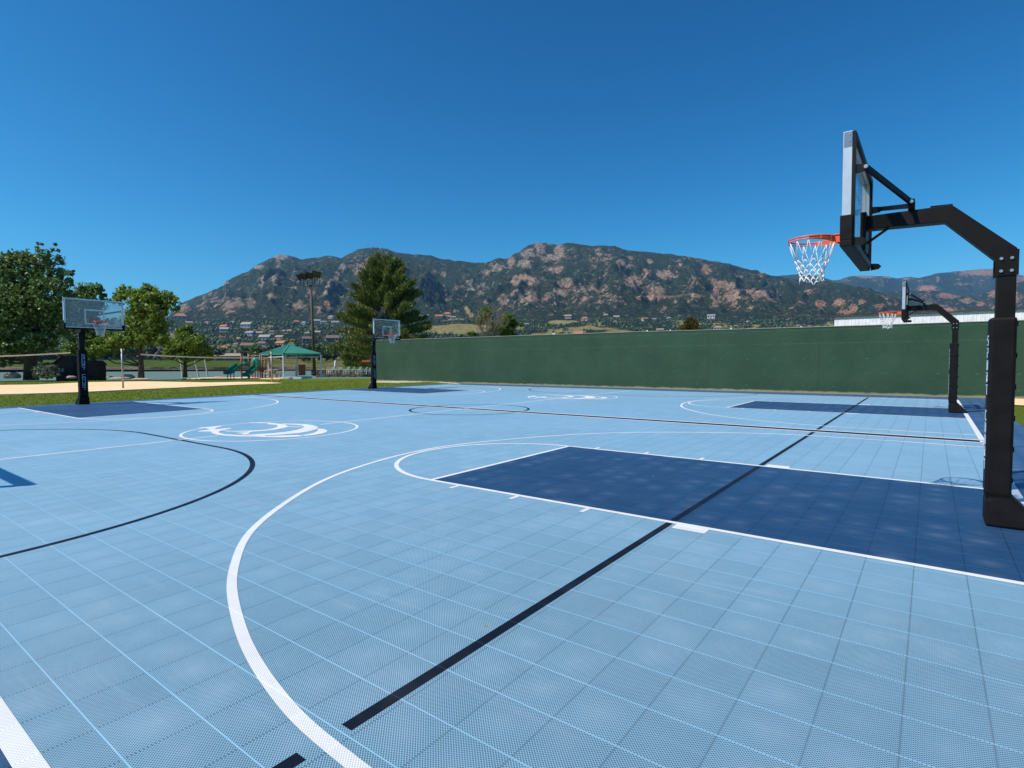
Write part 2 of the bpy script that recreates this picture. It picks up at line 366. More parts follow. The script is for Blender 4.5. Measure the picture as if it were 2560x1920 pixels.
# emblem in the centre circles, traced on the court plane
EMB = [
 [(345,220),(335,224),(425,226),(462,240),(335,256),(335,263),(470,262),(490,280),(540,297),(620,307),(760,316),(960,318),(1100,316),(1050,308),(930,305),(760,299),(640,293),(575,280),(555,265),(580,254),(700,229),(690,222),(520,236),(540,218),(600,203),(585,197),(460,208)],
 [(600,250),(700,257),(860,254),(960,249),(1100,240),(1180,222),(1215,205),(1210,192),(1180,187),(1110,183),(1100,172),(900,167),(900,160),(1120,163),(1200,172),(1290,183),(1325,200),(1320,212),(1270,226),(1180,242),(1080,254),(960,262),(780,264),(650,262)],
 [(720,277),(790,275),(860,270),(930,256),(965,257),(915,268),(890,283),(895,291),(850,297),(820,290),(815,285),(760,281)],
 [(1240,173),(1430,177),(1530,182),(1610,193),(1665,215),(1640,238),(1560,260),(1440,280),(1280,294),(1100,305),(1060,311),(850,299),(1000,290),(1150,282),(1300,265),(1420,245),(1490,225),(1510,208),(1480,195),(1420,188),(1300,183)],
 [(1320,206),(1500,209),(1500,215),(1320,213)],
 [(1660,229),(1720,232),(1765,250),(1755,268),(1700,287),(1620,300),(1520,311),(1475,303),(1560,290),(1620,275),(1652,257),(1655,240)],
 [(960,318),(1150,311),(1300,305),(1440,301),(1505,312),(1440,320),(1250,327),(1080,326)]]
em = MB()
for i, pg in enumerate(EMB):
    pts = []
    for a, b in pg:
        g = gnd(420+a/4.424, 1020+b/4.424); pts.append((g[0], g[1]))
    em.poly(pts, .0044+.0002*i); em.poly([(x, y+D*F) for x, y in pts], .0044+.0002*i)
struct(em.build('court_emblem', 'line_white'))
# ------------------------------------------------------------------ hoops (feet, local: origin on baseline, +x to the court)
def glass_mat(dust):
    t = NT('acrylic_board'); tr = t.n('ShaderNodeBsdfTransparent'); tr.inputs[0].default_value = (.93, .955, .95, 1)
    df = t.n('ShaderNodeBsdfDiffuse'); df.inputs[0].default_value = (.55, .58, .56, 1)
    gl = t.n('ShaderNodeBsdfGlossy'); gl.inputs['Roughness'].default_value = .02
    m1 = t.n('ShaderNodeMixShader'); t.put(m1.inputs[0], t.math('MULTIPLY_ADD', t.noise(.9, 4), .12, dust)); t.l(tr.outputs[0], m1.inputs[1]); t.l(df.outputs[0], m1.inputs[2])
    fr = t.n('ShaderNodeFresnel'); fr.inputs[0].default_value = 1.5
    m2 = t.n('ShaderNodeMixShader'); t.put(m2.inputs[0], t.math('MULTIPLY', fr.outputs[0], .4)); t.l(m1.outputs[0], m2.inputs[1]); t.l(gl.outputs[0], m2.inputs[2])
    t.l(m2.outputs[0], t.out.inputs[0]); return t.m
MAT['glass'] = glass_mat(.20); MAT['glass_clear'] = glass_mat(-.06)
def sc(P): return [tuple(c*F for c in p) for p in P]
STROKES = {'S': [(0,4,3,4),(0,4,0,2.2),(0,2.2,3,2.2),(3,2.2,3,0),(0,0,3,0)], 'P': [(0,0,0,2.2),(0,4,3,4),(3,4,3,2),(0,2,3,2)],
 'O': [(0,0,3,0),(3,0,3,4),(3,4,0,4),(0,4,0,0)], 'R': [(0,0,0,2.6),(0,4,3,4),(3,4,3,2.4),(0,2.2,3,2.2),(1.4,2.2,3,0)], 'T': [(0,4,3,4),(2.1,4,2.1,0)],
 'C': [(0,0,3,0),(0,0,0,3),(0,4,3,4)], 'U': [(0,4,0,0),(0,0,3,0),(3,0,3,4)]}
def make_hoop():
    H = thing('basketball_hoop', 'x', 'basketball hoop')
    def b3(mb, a, b): mb.box([c*F for c in a], [c*F for c in b])
    # base boot: slopes up to the pole
    mb = MB()
    P = [(1.36, 0), (1.36, .72), (1.30, .95), (.76, .95), (.62, .80), (-.02, .10), (-.06, 0)]
    n = len(P)
    def ring(y, k):
        return [((x-.6)*k*F+.6*F, y*F, z*F) for x, z in P]
    V = ring(-.46, .97)+ring(-.40, 1.0)+ring(.40, 1.0)+ring(.46, .97)
    V = ring(-.56, 1.0)+ring(.56, 1.0)
    V = [((x), (y if z < .5*F else y*.86), z) for x, y, z in V]
    mb.add(V, [tuple(range(n)), tuple(range(n, 2*n))[::-1]]+[(i, n+i, n+(i+1) % n, (i+1) % n) for i in range(n)])
    mb.build('base_boot', 'pad', H, bevel=.03)
    mb = MB()
    for i in range(5): b3(mb, (.74, -.49+i*.001, .86+i*.03), (1.37-.02*i, .49, .875+i*.03))
    mb.build('boot_fold', 'pad', H, bevel=.004)
    mb = MB(); b3(mb, (.80, -.28, .05), (1.24, .28, 7.85)); pole = mb.build('pole', 'black_metal', H, bevel=.008)
    mb = MB(); b3(mb, (.76, -.44, .93), (1.38, .44, 6.30)); pad = mb.build('pole_pad', 'pad', H, bevel=.022)
    mb = MB()
    z = 5.75
    for ch in 'SPORT COURT':
        if ch == ' ': mb.build('pad_lettering', 'letter', pad); mb = MB(); z -= .42; continue
        lh, lwd = .27, .30
        for a, b, c, d in STROKES[ch]:
            y0, z0 = (a/3-.5)*lwd, z-lh+b/4*lh; y1, z1 = (c/3-.5)*lwd, z-lh+d/4*lh
            w = .046
            if abs(y0-y1) < 1e-6: b3(mb, (1.376, y0-w/2, min(z0, z1)-w/2), (1.392, y0+w/2, max(z0, z1)+w/2))
            elif abs(z0-z1) < 1e-6: b3(mb, (1.376, min(y0, y1)-w/2, z0-w/2+.001), (1.393, max(y0, y1)+w/2, z0+w/2-.001))
            else: mb.beam((1.385*F, y0*F, z0*F), (1.385*F, y1*F, z1*F), w*F, .014*F, up=(1, 0, 0))
        z -= .375
    mb.build('pad_lettering', 'letter', pad)
    for i in range(6): mb = MB(); b3(mb, (.705, -.1, 1.27+i*.95), (.775, .1, 1.45+i*.95)); mb.build('pad_strap', 'pad', pad, bevel=.012)
    # arm
    Q = [(.80, 7.6), (1.26, 7.6), (1.26, 8.02), (2.52, 9.36), (4.60, 9.42), (4.60, 9.86), (2.36, 9.86), (.80, 8.34)]
    mb = MB(); mb.prism([(x*F, zz*F) for x, zz in Q], 1, -.25*F, .25*F); arm = mb.build('arm', 'black_metal', H, bevel=.006)
    for s in (-1, 1):
        mb = MB(); b3(mb, (.76, s*.31, 7.55), (1.30, s*.285, 8.30)); mb.build('clamp_plate', 'black_metal', arm)
        for x in (.92, 1.16):
            for zz in (7.68, 8.05): mb = MB(); mb.tube(sc([(x, s*.31, zz), (x, s*.35, zz)]), .045*F, 8); mb.build('bolt', 'zinc', arm)
    mb = MB(); mb.beam(sc([(2.34, 0, 9.875)])[0], sc([(2.9, 0, 9.895)])[0], .46*F, .03*F); mb.build('arm_cap', 'black_metal', arm)
    # board
    X0, X1, Z0, Z1, Y = 4.78, 5.02, 8.52, 11.85, 3.0; ZBR = 10.72
    bd = bpy.data.objects.new('backboard', None); COL.objects.link(bd); bd.parent = H
    mb = MB()
    b3(mb, (X0, -Y, Z0+.6), (X1, -Y+.17, Z1)); b3(mb, (X0, Y-.17, Z0+.6), (X1, Y, Z1)); b3(mb, (X0+.003, -Y+.17, Z1-.16), (X1-.003, Y-.17, Z1-.004))
    b3(mb, (X0+.002, -Y+.17, Z0+.12), (X1-.002, Y-.17, Z0+.22)); mb.build('frame', 'alu', bd, bevel=.003)
    for s_ in (-1, 1):
        mb = MB(); b3(mb, (X0+.01, s_*(Y+.008), Z1-.46), (X1-.02, s_*(Y+.002), Z1-.02)); mb.build('corner_plate', 'plate', bd)
        for zz in (Z1-.1, Z1-.29): mb = MB(); mb.tube(sc([(X0+.08, s_*(Y+.008), zz), (X0+.08, s_*(Y+.025), zz)]), .02*F, 8); mb.build('rivet', 'zinc', bd)
    mb = MB(); b3(mb, (X0+.10, -Y+.17, Z0+.22), (X0+.14, Y-.17, Z1-.16)); g = mb.build('glass', 'glass_clear', bd)
    mb = MB()
    for a, b in (((-1, .55), (1, .70)), ((-1, 2.05), (1, 2.20)), ((-1, .70), (-.85, 2.05)), ((.85, .70), (1, 2.05))):
        b3(mb, (X0+.145, a[0], Z0+a[1]), (X0+.150, b[0], Z0+b[1]))
    mb.build('shooter_square', 'white_paint', g)
    mb = MB(); y0, z0 = 1.96, Z0+.62        # small printed mark, lower corner
    for a, b in (((0,0),(.66,.05)), ((0,.37),(.66,.42)), ((0,.05),(.05,.37)), ((.61,.05),(.66,.37)), ((.1,.1),(.29,.15)), ((.1,.19),(.29,.23)), ((.1,.27),(.29,.32)), ((.36,.1),(.56,.15)), ((.36,.19),(.56,.23)), ((.36,.27),(.56,.32)), ((.1,.15),(.15,.19)), ((.51,.15),(.56,.19)), ((.36,.23),(.41,.27)), ((.24,.23),(.29,.27)),
                 ((.02,-.12),(.64,-.09)), ((.08,-.2),(.58,-.17))):
        b3(mb, (X0+.145, y0+a[0], z0+a[1]), (X0+.150, y0+b[0], z0+b[1]))
    mb.build('printed_mark', 'white_paint', g)
    mb = MB()      # black bottom padding wraps the lower corners
    b3(mb, (X0-.05, -Y-.06, Z0-.06), (X1+.04, Y+.06, Z0+.115)); b3(mb, (X0-.05, -Y-.06, Z0+.115), (X1+.04, -Y-.001, Z0+.86)); b3(mb, (X0-.05, Y+.001, Z0+.115), (X1+.04, Y+.06, Z0+.86))
    b3(mb, (X0-.05, -Y-.001, Z0+.115), (X0-.004, -Y+.12, Z0+.86)); b3(mb, (X0-.05, Y-.12, Z0+.115), (X0-.004, Y+.001, Z0+.86))
    mb.build('edge_padding', 'pad', bd, bevel=.006)
    for s_ in (-1, 1):
        mb = MB(); b3(mb, (4.69, s_*2.93-.07, Z0+.02), (4.775, s_*2.93+.07, Z1-.02)); mb.build('rear_rail', 'black_metal', bd)
    mb = MB(); b3(mb, (4.68, -2.85, Z1-.19), (4.77, 2.85, Z1-.03)); mb.build('rear_top_bar', 'black_metal', bd)
    mb = MB(); b3(mb, (4.67, -2.855, Z0+.0), (4.77, 2.855, Z0+.17)); mb.build('rear_bottom_bar', 'black_metal', bd)
    mb = MB(); b3(mb, (4.60, -.5, Z0+.175), (4.76, .5, 9.95)); mb.build('mounting_plate', 'black_metal', bd)
    for s_ in (-1, 1):
        for zz, nm in ((ZBR, 'brace_tab'), (Z0+.06, 'lower_tab')):
            mb = MB(); mb.prism([((x)*F, (z)*F) for x, z in ((4.70, zz-.13), (4.70, zz+.13), (4.45, zz+.10), (4.36, zz), (4.45, zz-.10))], 1, (s_*2.93-.035)*F, (s_*2.93+.035)*F); mb.build(nm, 'black_metal', bd)
        MB().beam(sc([(4.42, s_*2.86, ZBR)])[0], sc([(3.42, s_*.30, 10.12)])[0], .09*F, .16*F).build('upper_brace', 'black_metal', H)
    MB().beam(sc([(4.62, .15, 8.95)])[0], sc([(4.0, .12, 9.40)])[0], .06*F, .08*F).build('strut', 'black_metal', H)
    mb = MB(); b3(mb, (3.30, -.36, 9.868), (3.48, .36, 10.2)); mb.build('brace_bracket', 'black_metal', arm, bevel=.004)
    for x, y, zz in ((4.43, 2.97, ZBR), (3.39, .365, 10.1)):
        for s_ in (-1, 1):
            mb = MB(); mb.tube(sc([(x, s_*y, zz), (x, s_*(y+.07), zz)]), .055*F, 10); mb.build('brace_bolt', 'zinc', H)
    # rim
    zc, cx, r = 9.34, 5.02+.5+.75, .75
    mb = MB(); mb.tube(sc([(cx+r*math.cos(2*math.pi*i/40), r*math.sin(2*math.pi*i/40), zc) for i in range(40)]), .030*F, 8, closed=True)
    mb.tube(sc([(cx+(r+.008)*math.cos(2*math.pi*i/40), (r+.008)*math.sin(2*math.pi*i/40), zc-.085) for i in range(40)]), .018*F, 6, closed=True)
    rim = mb.build('rim', 'orange', H, smooth=True)
    mb = MB()
    b3(mb, (5.065, -.27, 9.02), (5.12, .27, 9.36)); b3(mb, (5.03, -.24, 9.36), (5.55, .24, 9.40))
    for s in (-1, 1):
        mb.prism([(5.10*F, 9.06*F), (5.20*F, 9.02*F), (6.30*F, 9.24*F), (6.30*F, 9.33*F), (5.10*F, 9.36*F)], 1, (s*.73-.01)*F, (s*.73+.01)*F) if False else None
        V = []
        for i in range(9):
            a = math.radians(180-s*(18+i*9)); x, y = cx+(r-.01)*math.cos(a), (r-.01)*math.sin(a); V += [(x*F, y*F, (zc-.02)*F), (x*F, y*F, (zc-.20+i*.013)*F)]
        x, y = 5.12, s*.25; V = [(x*F, y*F, (zc-.02)*F), (x*F, y*F, (zc-.28)*F)]+V
        mb.add(V, [(2*i, 2*i+2, 2*i+3, 2*i+1) for i in range(9)])
    b = mb.build('rim_bracket', 'orange', rim)
    md = b.modifiers.new('t', 'SOLIDIFY'); md.thickness = .004
    # net: 12 loops into diamonds
    mb = MB(); N = 12
    lev = [(.75, 0), (.54, .66), (.47, .85), (.42, 1.02), (.39, 1.18), (.385, 1.30), (.41, 1.42)]
    rg = random.Random(5)
    def np_(i, k):
        rr, dz = lev[k]; a = 2*math.pi*(i+.5*(k % 2))/N; jit = .015*k
        return ((cx+rr*math.cos(a)+rg.uniform(-jit, jit)*.6)*F, (rr*math.sin(a)+rg.uniform(-jit, jit)*.6)*F, (zc-.08-dz+rg.uniform(-1, 1)*.012*k)*F)
    G = [[np_(i, k) for i in range(N)] for k in range(7)]
    for kx in range(6):
        for i in range(N):
            a = G[kx][i]
            for dlt in ((0, -1) if kx % 2 == 0 else (0, 1)):
                bq = G[kx+1][(i+dlt) % N]
                mid = tuple((p+q)/2+(.0 if j < 2 else -.02*F*(kx == 0)) for j, (p, q) in enumerate(zip(a, bq)))
                mb.tube([a, mid, bq], .0046 if kx > 0 else .0038, 5)
    for i in range(N): mb.tube([(G[0][i][0], G[0][i][1], (zc+.02)*F), (G[0][i][0]*1.0, G[0][i][1], (zc-.09)*F)], .0045, 5)
    mb.build('net', 'cord', rim, smooth=True)
    return H
hoop = make_hoop()
hoop['group'] = 'basketball hoops'
hoops = [(hoop, (0, 0), math.pi, 'large near basketball hoop with arched black arm at the right edge'),
 (copy_tree(hoop), (0, D+.3), math.pi, 'smaller basketball hoop seen from the side in front of the green wall'),
 (copy_tree(hoop), (-86.0, .28), .075, 'basketball hoop at far left facing the camera before the sand court'),
 (copy_tree(hoop), (-85.2, D+.35), 0, 'basketball hoop at the left end of the green wall in front of the tall pine')]
for o, (x, y), rz, lab in hoops:
    o.location = (x*F, y*F, .006); o.rotation_euler = (0, 0, rz); o['label'] = lab; o.scale = (1, 1, 1 if x == 0 and y == 0 else 1.025 if x == 0 else 1.045)
far_left = hoops[2][0]                                   # its board is hazy with dust
for o in bpy.data.objects:
    if o.name.startswith('glass') and o.parent and o.parent.parent == far_left:
        o.data = o.data.copy(); o.data.materials[0] = MAT['glass']; o['label'] = 'dusty hazy glass'
# ------------------------------------------------------------------ small goal just outside the frame, its shadow falls in it
g = thing('handball_goal', 'white framed small sided goal on the near sideline, left of the view', 'goal', (XM*F, (YN-.4)*F, .001))
mb = MB(); mb.box((-5.55*F, -.2*F, 6.35*F), (5.9*F, .1*F, 6.85*F)); mb.build('crossbar', 'alu', g, bevel=.01)
for s in (-1, 1):
    mb = MB(); mb.box((s*5.75*F-.05, -.08, 0), (s*5.75*F+.05, .02, 6.34*F)); mb.build('post', 'alu', g)
    mb = MB(); mb.tube([(s*5.6*F, -.1, 6.4*F), (s*5.6*F, -1.0, .03)], .022, 8); mb.build('stay', 'alu', g)
# ------------------------------------------------------------------ green wall
def wall_mat():
    t = NT('green_wall'); sp = t.n('ShaderNodeSeparateXYZ'); t.l(t.pos(), sp.inputs[0])
    X, Z = sp.outputs[0], sp.outputs[2]
    n = t.noise(.6, 6, .6); n2 = t.noise(6, 5, .7)
    c = t.mix(t.ramp(n, .3, .75), (.017, .053, .029, 1), (.030, .075, .041, 1))
    c = t.mix(t.math('MULTIPLY', t.ramp(n2, .55, .8), .25), c, (.07, .13, .10, 1))
    stre = t.noise(1.0, 5, .6, vec=t.scalevec((3, 3, .25)))
    c = t.mix(t.math('MULTIPLY', t.ramp(stre, .55, .8), .25), c, (.018, .05, .036, 1))
    wob = t.math('MULTIPLY_ADD', t.noise(.5, 4), .05, -.025)
    for h, wd in ((9.35*F, .012), (7.35*F, .014)):
        d = t.math('ABSOLUTE', t.math('SUBTRACT', t.math('ADD', Z, wob), h))
        ln = t.math('MULTIPLY', t.math('LESS_THAN', d, wd), t.ramp(t.noise(1.3, 4, .8, vec=t.scalevec((1, 1, .01))), .42, .58))
        c = t.mix(t.math('MULTIPLY', ln, .2), c, (.18, .26, .21, 1))
    fr = t.math('FRACT', t.math('DIVIDE', X, 4.9)); c = t.mix(t.math('MULTIPLY', t.math('LESS_THAN', fr, .008), .45), c, (.015, .04, .03, 1))
    # fixing dimples in rows
    vv = t.n('ShaderNodeCombineXYZ'); t.l(t.math('FRACT', t.math('DIVIDE', X, 1.22)), vv.inputs[0]); t.l(t.math('FRACT', t.math('DIVIDE', Z, .62)), vv.inputs[1])
    ds = t.n('ShaderNodeVectorMath', operation='DISTANCE'); t.l(vv.outputs[0], ds.inputs[0]); ds.inputs[1].default_value = (.5, .5, 0)
    sel = t.math('MULTIPLY', t.math('LESS_THAN', ds.outputs['Value'], .045), t.math('GREATER_THAN', t.noise(1.7, 3), .5))
    sel = t.math('MULTIPLY', sel, t.math('LESS_THAN', Z, 6.6*F))
    c = t.mix(t.math('MULTIPLY', sel, .35), c, (.09, .15, .12, 1))
    # dirt splash at the foot
    ft = t.math('MULTIPLY', t.ramp(t.math('ADD', Z, t.math('MULTIPLY', t.noise(2.5, 5), -.16)), .02, -.05), .8)
    c = t.mix(ft, c, (.35, .30, .20, 1))
    t.set(c, .6, 0, .3); t.bump(t.math('ADD', t.math('MULTIPLY', sel, -1.5), t.math('ADD', n2, t.math('MULTIPLY', t.noise(.8, 3), 3))), .35, .02)
    return t.m
MAT['wall'] = wall_mat()
YW = 70.5*F
topc = [(939, 851), (1200, 843), (1400, 836), (1600, 829.6), (1800, 824.5), (1980, 819.5), (2164, 814), (2403, 806), (2560, 801), (2800, 790)]
tops = [onY(u, v, YW) for u, v in topc]
w = thing('practice_wall', 'long tall dark green wall running behind both basketball courts', 'wall', (0, YW, 0))
P = [(q[0], q[2]) for q in tops]; P = [(P[0][0], -.35)]+P+[(P[-1][0], -.35)]
MB().prism([(x, z) for x, z in P], 1, 0, .22).build('wall_panel', 'wall', w)
cp = MB()
for a, b in zip(tops[:-1], tops[1:]): cp.beam((a[0], .11, a[2]+.012), (b[0], .11, b[2]+.012), .27, .025)
cp.build('coping', simple('pale_coping', (.28, .32, .27, 1), .7), w)
rg = random.Random(3); cl = MB()
for i in range(7):
    u = rg.choice([rg.uniform(1100, 1700), rg.uniform(1500, 2100)]); q = onY(u, np.interp(u, [a for a, b in topc], [b for a, b in topc]), YW)
    cl.box((q[0]-.03, .05, q[2]+.025), (q[0]+.03, .11, q[2]+.025+rg.uniform(.02, .06)))
cl.build('top_cleat', 'white_paint', w)
# white ribbed building beyond the wall
yb = 120*F; a = onY(2086, 801.5, yb); b = onY(2560, 785, yb); a2 = onY(2086, 815, yb)
bl = thing('warehouse', 'long low white ribbed building with dark red roof edge behind the green wall', 'building', (a[0], yb, 0))
mb = MB(); x1 = 30.0; zt = a[2]+.22; n = 150
pts = []
for i in range(n):
    x = x1*i/n; pts += [(x, 0), (x+.16, 0), (x+.17, -.015), (x+x1/n-.01, -.015)]
pts += [(x1, 6), (0, 6)]
mb.prism([(p[0], p[1]) for p in pts], 2, -.1, zt); mb.build('wall', simple('white_ribbed_sheet', (.78, .79, .82, 1), .5), bl)
mb = MB(); mb.box((-.15, -.15, zt+.002), (x1+.1, 6.1, zt+.05)); mb.build('roof', simple('dark_red_trim', (.10, .035, .03, 1), .6), bl)
# ------------------------------------------------------------------ ground sheets
struct(MB().poly([(30000*math.cos(2*math.pi*i/48), 30000*math.sin(2*math.pi*i/48)) for i in range(48)], -9.0).build('ground', simple('plain', (.14, .15, .06, 1), .95, var=.3, sc=.01)))
# lawn: grid over depth / lateral position, dips to the lake
zs = np.concatenate([np.linspace(-40, 44, 30), np.linspace(46, 66, 16), [72, 85, 110]]); xs = np.linspace(-130, 130, 60)
Zg, Xg = np.meshgrid(zs, xs, indexing='ij')
RT = np.array([math.cos(YAW), -math.sin(YAW), 0])
PW = CAM*np.array([1, 1, 0]) + Zg[..., None]*FH + Xg[..., None]*RT
def lawn_h(zd, lat):
    crest = np.interp(lat, [-60, -30, -12, 0, 200], [47, 50, 51, 62, 66])
    return -np.clip(zd-crest, 0, None)*.11 + .0
Hh = lawn_h(Zg, Xg)+(fbm(PW[..., 0]*.15, PW[..., 1]*.15, 3, 4)-.45)*.10*np.clip((Zg-20)/20, 0, 1)
inc = (PW[..., 0] > -88.2*F) & (PW[..., 0] < 3.2*F) & (PW[..., 1] > -25*F) & (PW[..., 1] < 74*F)
Hh = np.where(inc, 0, Hh)
LH = {}
V = PW.copy(); V[..., 2] = Hh-.02
def grid_faces(a, b):
    i = np.arange(a-1)[:, None]*b+np.arange(b-1)[None, :]; i = i.ravel()
    return np.stack([i, i+1, i+b+1, i+b], 1)
lawn = struct(obj('lawn', mesh_np('lawn', V.reshape(-1, 3), grid_faces(len(zs), len(xs)), MAT['lawn'], True)))
# sand volleyball court (slightly above the lawn)
sand_px = [(-260, 966), (-40, 963), (95, 961), (219, 955.3), (360, 953), (520, 956), (600, 954.5), (660, 954.5), (708, 957.4), (683, 958.6), (600, 961.5), (480, 967), (326, 973.8), (188, 980.2), (60, 984), (-60, 986), (-260, 989)]
sp = [gnd(u, v, .045) for u, v in sand_px]
mb = MB(); mb.prism([(q[0], q[1]) for q in sp], 2, -.3, .045); struct(mb.build('sand_court', 'sand'))
mb = MB(); mb.prism([tuple(gnd(u, v, .03)[:2]) for u, v in [(455, 945.8), (560, 946.5), (700, 946.5), (735, 944), (700, 942.5), (560, 943), (500, 944.2)]], 2, -.4, .03); struct(mb.build('playground_path', 'sand'))
mb = MB(); mb.prism([(q[0], q[1]) for q in [gnd(u, v, .02) for u, v in [(925, 955), (1000, 956.4), (1040, 955.8), (1080, 954.6), (1110, 956), (1150, 960), (1145, 958.5), (1100, 953.5), (1060, 952.3), (940, 952.5)]]], 2, -.2, .02)
struct(mb.build('dirt_strip', simple('pale_dirt', (.55, .48, .34, 1), .9)))
sq = [P2(2.85, 69.7), P2(2.85, 58), P2(20, 52), P2(40, 50), P2(40, 70.3)]
struct(MB().poly(sq, .012).build('sand_path', 'sand'))
# lake
def latp(zd, lat, Z): q = CAM*np.array([1, 1, 0])+zd*FH+lat*RT; return (q[0], q[1], Z)
wm = NT('lake_water'); wm.set((.135, .20, .155, 1), .5, 0, .06); wm.bump(wm.noise(.8, 4, .6, vec=wm.scalevec((1, 1, 1))), .35, .08)
LZ = -2.55
mb = MB(); mb.add([latp(58, -250, LZ), latp(58, 60, LZ), latp(330, 180, LZ), latp(330, -450, LZ)], [(0, 1, 2, 3)])
struct(mb.build('lake', wm.m))
# ------------------------------------------------------------------ terrain beyond the lake, foothills, mountains
HV = lambda u: 899.85+math.tan(-.005)*0+0.0
def horizon(u):                        # picture row of the level line at column u
    # ray z = 0
    a = _fw[2]+R2[2]*(np.asarray(u, float)-1280)/FP
    return 960+a*FP/U2[2]
SKY = [(-900, 812), (300, 806), (400, 799), (420, 793), (432, 774), (451, 759), (468, 751), (489, 743), (519, 731), (541, 725.5), (561, 714.6), (564, 704), (576, 701), (590, 690), (622, 676.6), (636, 666), (655, 657.6), (675, 646), (695.6, 637), (720, 639), (752.6, 648), (774, 646), (823, 639), (850, 645), (869, 636), (893.6, 623.7), (915, 619.7), (942.5, 618.3), (969.6, 623), (996.7, 632), (1027, 635.6), (1070.5, 637.5), (1092, 643.7), (1108.5, 648), (1146.5, 651), (1176, 655.4), (1195, 658.7), (1211.6, 658), (1228, 652), (1244, 645), (1266, 646.4), (1279, 638), (1298, 629), (1320, 614), (1344.5, 606), (1363.5, 607), (1390.6, 612.5), (1417.7, 606), (1439, 609), (1477, 614), (1537, 615), (1564, 624.7), (1600, 628), (1686.8, 636.4), (1765, 649.4), (1825.7, 660), (1869, 673), (1930, 688.5), (1977.6, 697), (2068.7, 704), (2099, 708), (2164, 721), (2242, 743), (2338, 771), (2381, 784), (2450, 792), (3400, 800)]
ROCK = [(706,642,28,9,1,0),(645,668,14,5,1,.1),(567,707,6,7,1,0),(573,769,17,16,1,.5),(508,768,16,10,.8,.4),(462,772,14,12,.9,.3),(600,761,22,14,.8,.2),(628,759,13,14,.9,.3),
 (690,701,9,20,.85,.1),(652,706,8,14,.8,.1),(697,662,9,22,.75,.1),(750,766,30,12,.8,.4),(818,762,10,8,1,.8),(807,771,30,9,.7,.4),(858,670,10,8,1,.15),(843,692,10,12,.9,.15),(828,712,9,14,.85,.2),(818,732,6,10,.7,.2),
 (925,655,11,10,1,.5),(908,668,10,12,1,.6),(893,686,7,14,.9,.35),(735,725,14,12,.6,.2),(680,740,20,12,.5,.2),(775,735,14,14,.55,.2),
 (1347,615,15,10,1,.25),(1352,632,12,13,1,.25),(1277,654,10,13,1,.3),(1372,646,24,9,1,.2),(1397,630,14,20,1,.25),(1312,660,22,10,.85,.2),(1320,634,26,12,.7,.15),(1244,668,22,12,.8,.1),(1210,682,14,9,.75,.1),
 (1387,674,24,12,.9,.5),(1306,696,28,8,1,.5),(1288,706,9,12,1,.4),(1335,706,16,14,.85,.4),(1331,744,18,16,.85,.45),(1258,752,16,12,.9,.45),(1300,740,30,20,.62,.3),(1416,708,20,14,.9,.35),(1400,730,26,16,.7,.3),(1460,735,50,26,.58,.35),(1520,750,40,18,.5,.35),
 (1366,751,14,12,.8,.4),(1179,714,10,16,.85,.1),(1201,722,10,16,.8,.1),(1144,722,7,8,.9,.3),(1117,744,10,8,.8,.3),(1215,758,12,8,.7,.4),(1583,706,20,18,.95,.45),(1553,656,12,9,.9,.35),(1576,646,8,5,.9,.4),(1576,667,12,6,.9,.3),(1483,668,14,6,.7,.4),(1497,625,8,6,.6,.3),
 (1110,684,8,8,.6,.1),(1616,684,14,11,.9,.4),(1661,688,20,12,.9,.4),(1636,728,34,14,.9,.4),(1640,745,50,5,.9,.6),(1764,676,13,14,1,.85),(1626,654,8,5,1,.6),(1786,706,10,9,.8,.8),(1814,715,26,14,.9,.5),(1790,744,12,24,1,.5),(1830,745,26,24,.8,.45),(1850,728,44,4,1,.6),(1906,736,36,12,.85,.45),(1930,748,20,10,.7,.5),(1905,686,14,7,.8,.8),(1740,744,20,8,.7,.6),(1844,693,12,4,.8,.8),
 (2051,760,13,11,1,1),(2099,760,16,11,1,1),(2134,771,11,9,1,1),(2155,756,11,6,1,1),(2112,781,26,5,1,1),(2016,730,30,10,.5,.8),(2000,760,16,8,.5,.8),(2200,768,14,6,.9,1),(2240,762,10,6,.8,.9)]
def blobs(U, Vv, lst, nz=None):
    m = np.zeros_like(U); wq = np.zeros_like(U)
    for u0, v0, a, b, s, wm_ in lst:
        q = s*np.exp(-(((U-u0)/a)**2+((Vv-v0)/b)**2)**1.5*.7)
        wq = np.where(q > m, wm_, wq); m = np.maximum(m, q)
    return m, wq
zk = [235, 258, 262, 420, 600, 1000, 1700, 2500]
def base_v(z, u):                       # picture row of the ground at depth z, before the mountain
    return np.interp(z, zk, [924.5, 922.5, 917.8, 901.5, 888, 862, 833, 801])
def inv_depth(v): return float(np.interp(-v, [-924.5, -922.5, -917.8, -901.5, -888, -862, -833, -801], zk))
us = np.concatenate([np.arange(-700, 330, 9.), np.arange(330, 2420, 2.7), np.arange(2420, 3300, 9.)])
zr1 = np.concatenate([[235, 250, 258, 260, 262], np.linspace(270, 600, 22), np.geomspace(620, 2500, 46)[:-1]])
def sheet(us, z_list, v_func, rel=None):
    U, Z = np.meshgrid(us, z_list); Vv = v_func(Z, U); Pp = at(U, Vv, Z); return U, Z, Vv, Pp
U, Z, Vv, Pp = sheet(us, zr1, base_v)
und = (fbm(Pp[..., 0]/180, Pp[..., 1]/180, 4, 11)-.5)*np.clip((Z-450)/900, 0, 1)*34
Pp[..., 2] += und
dv0 = und*FP/Z
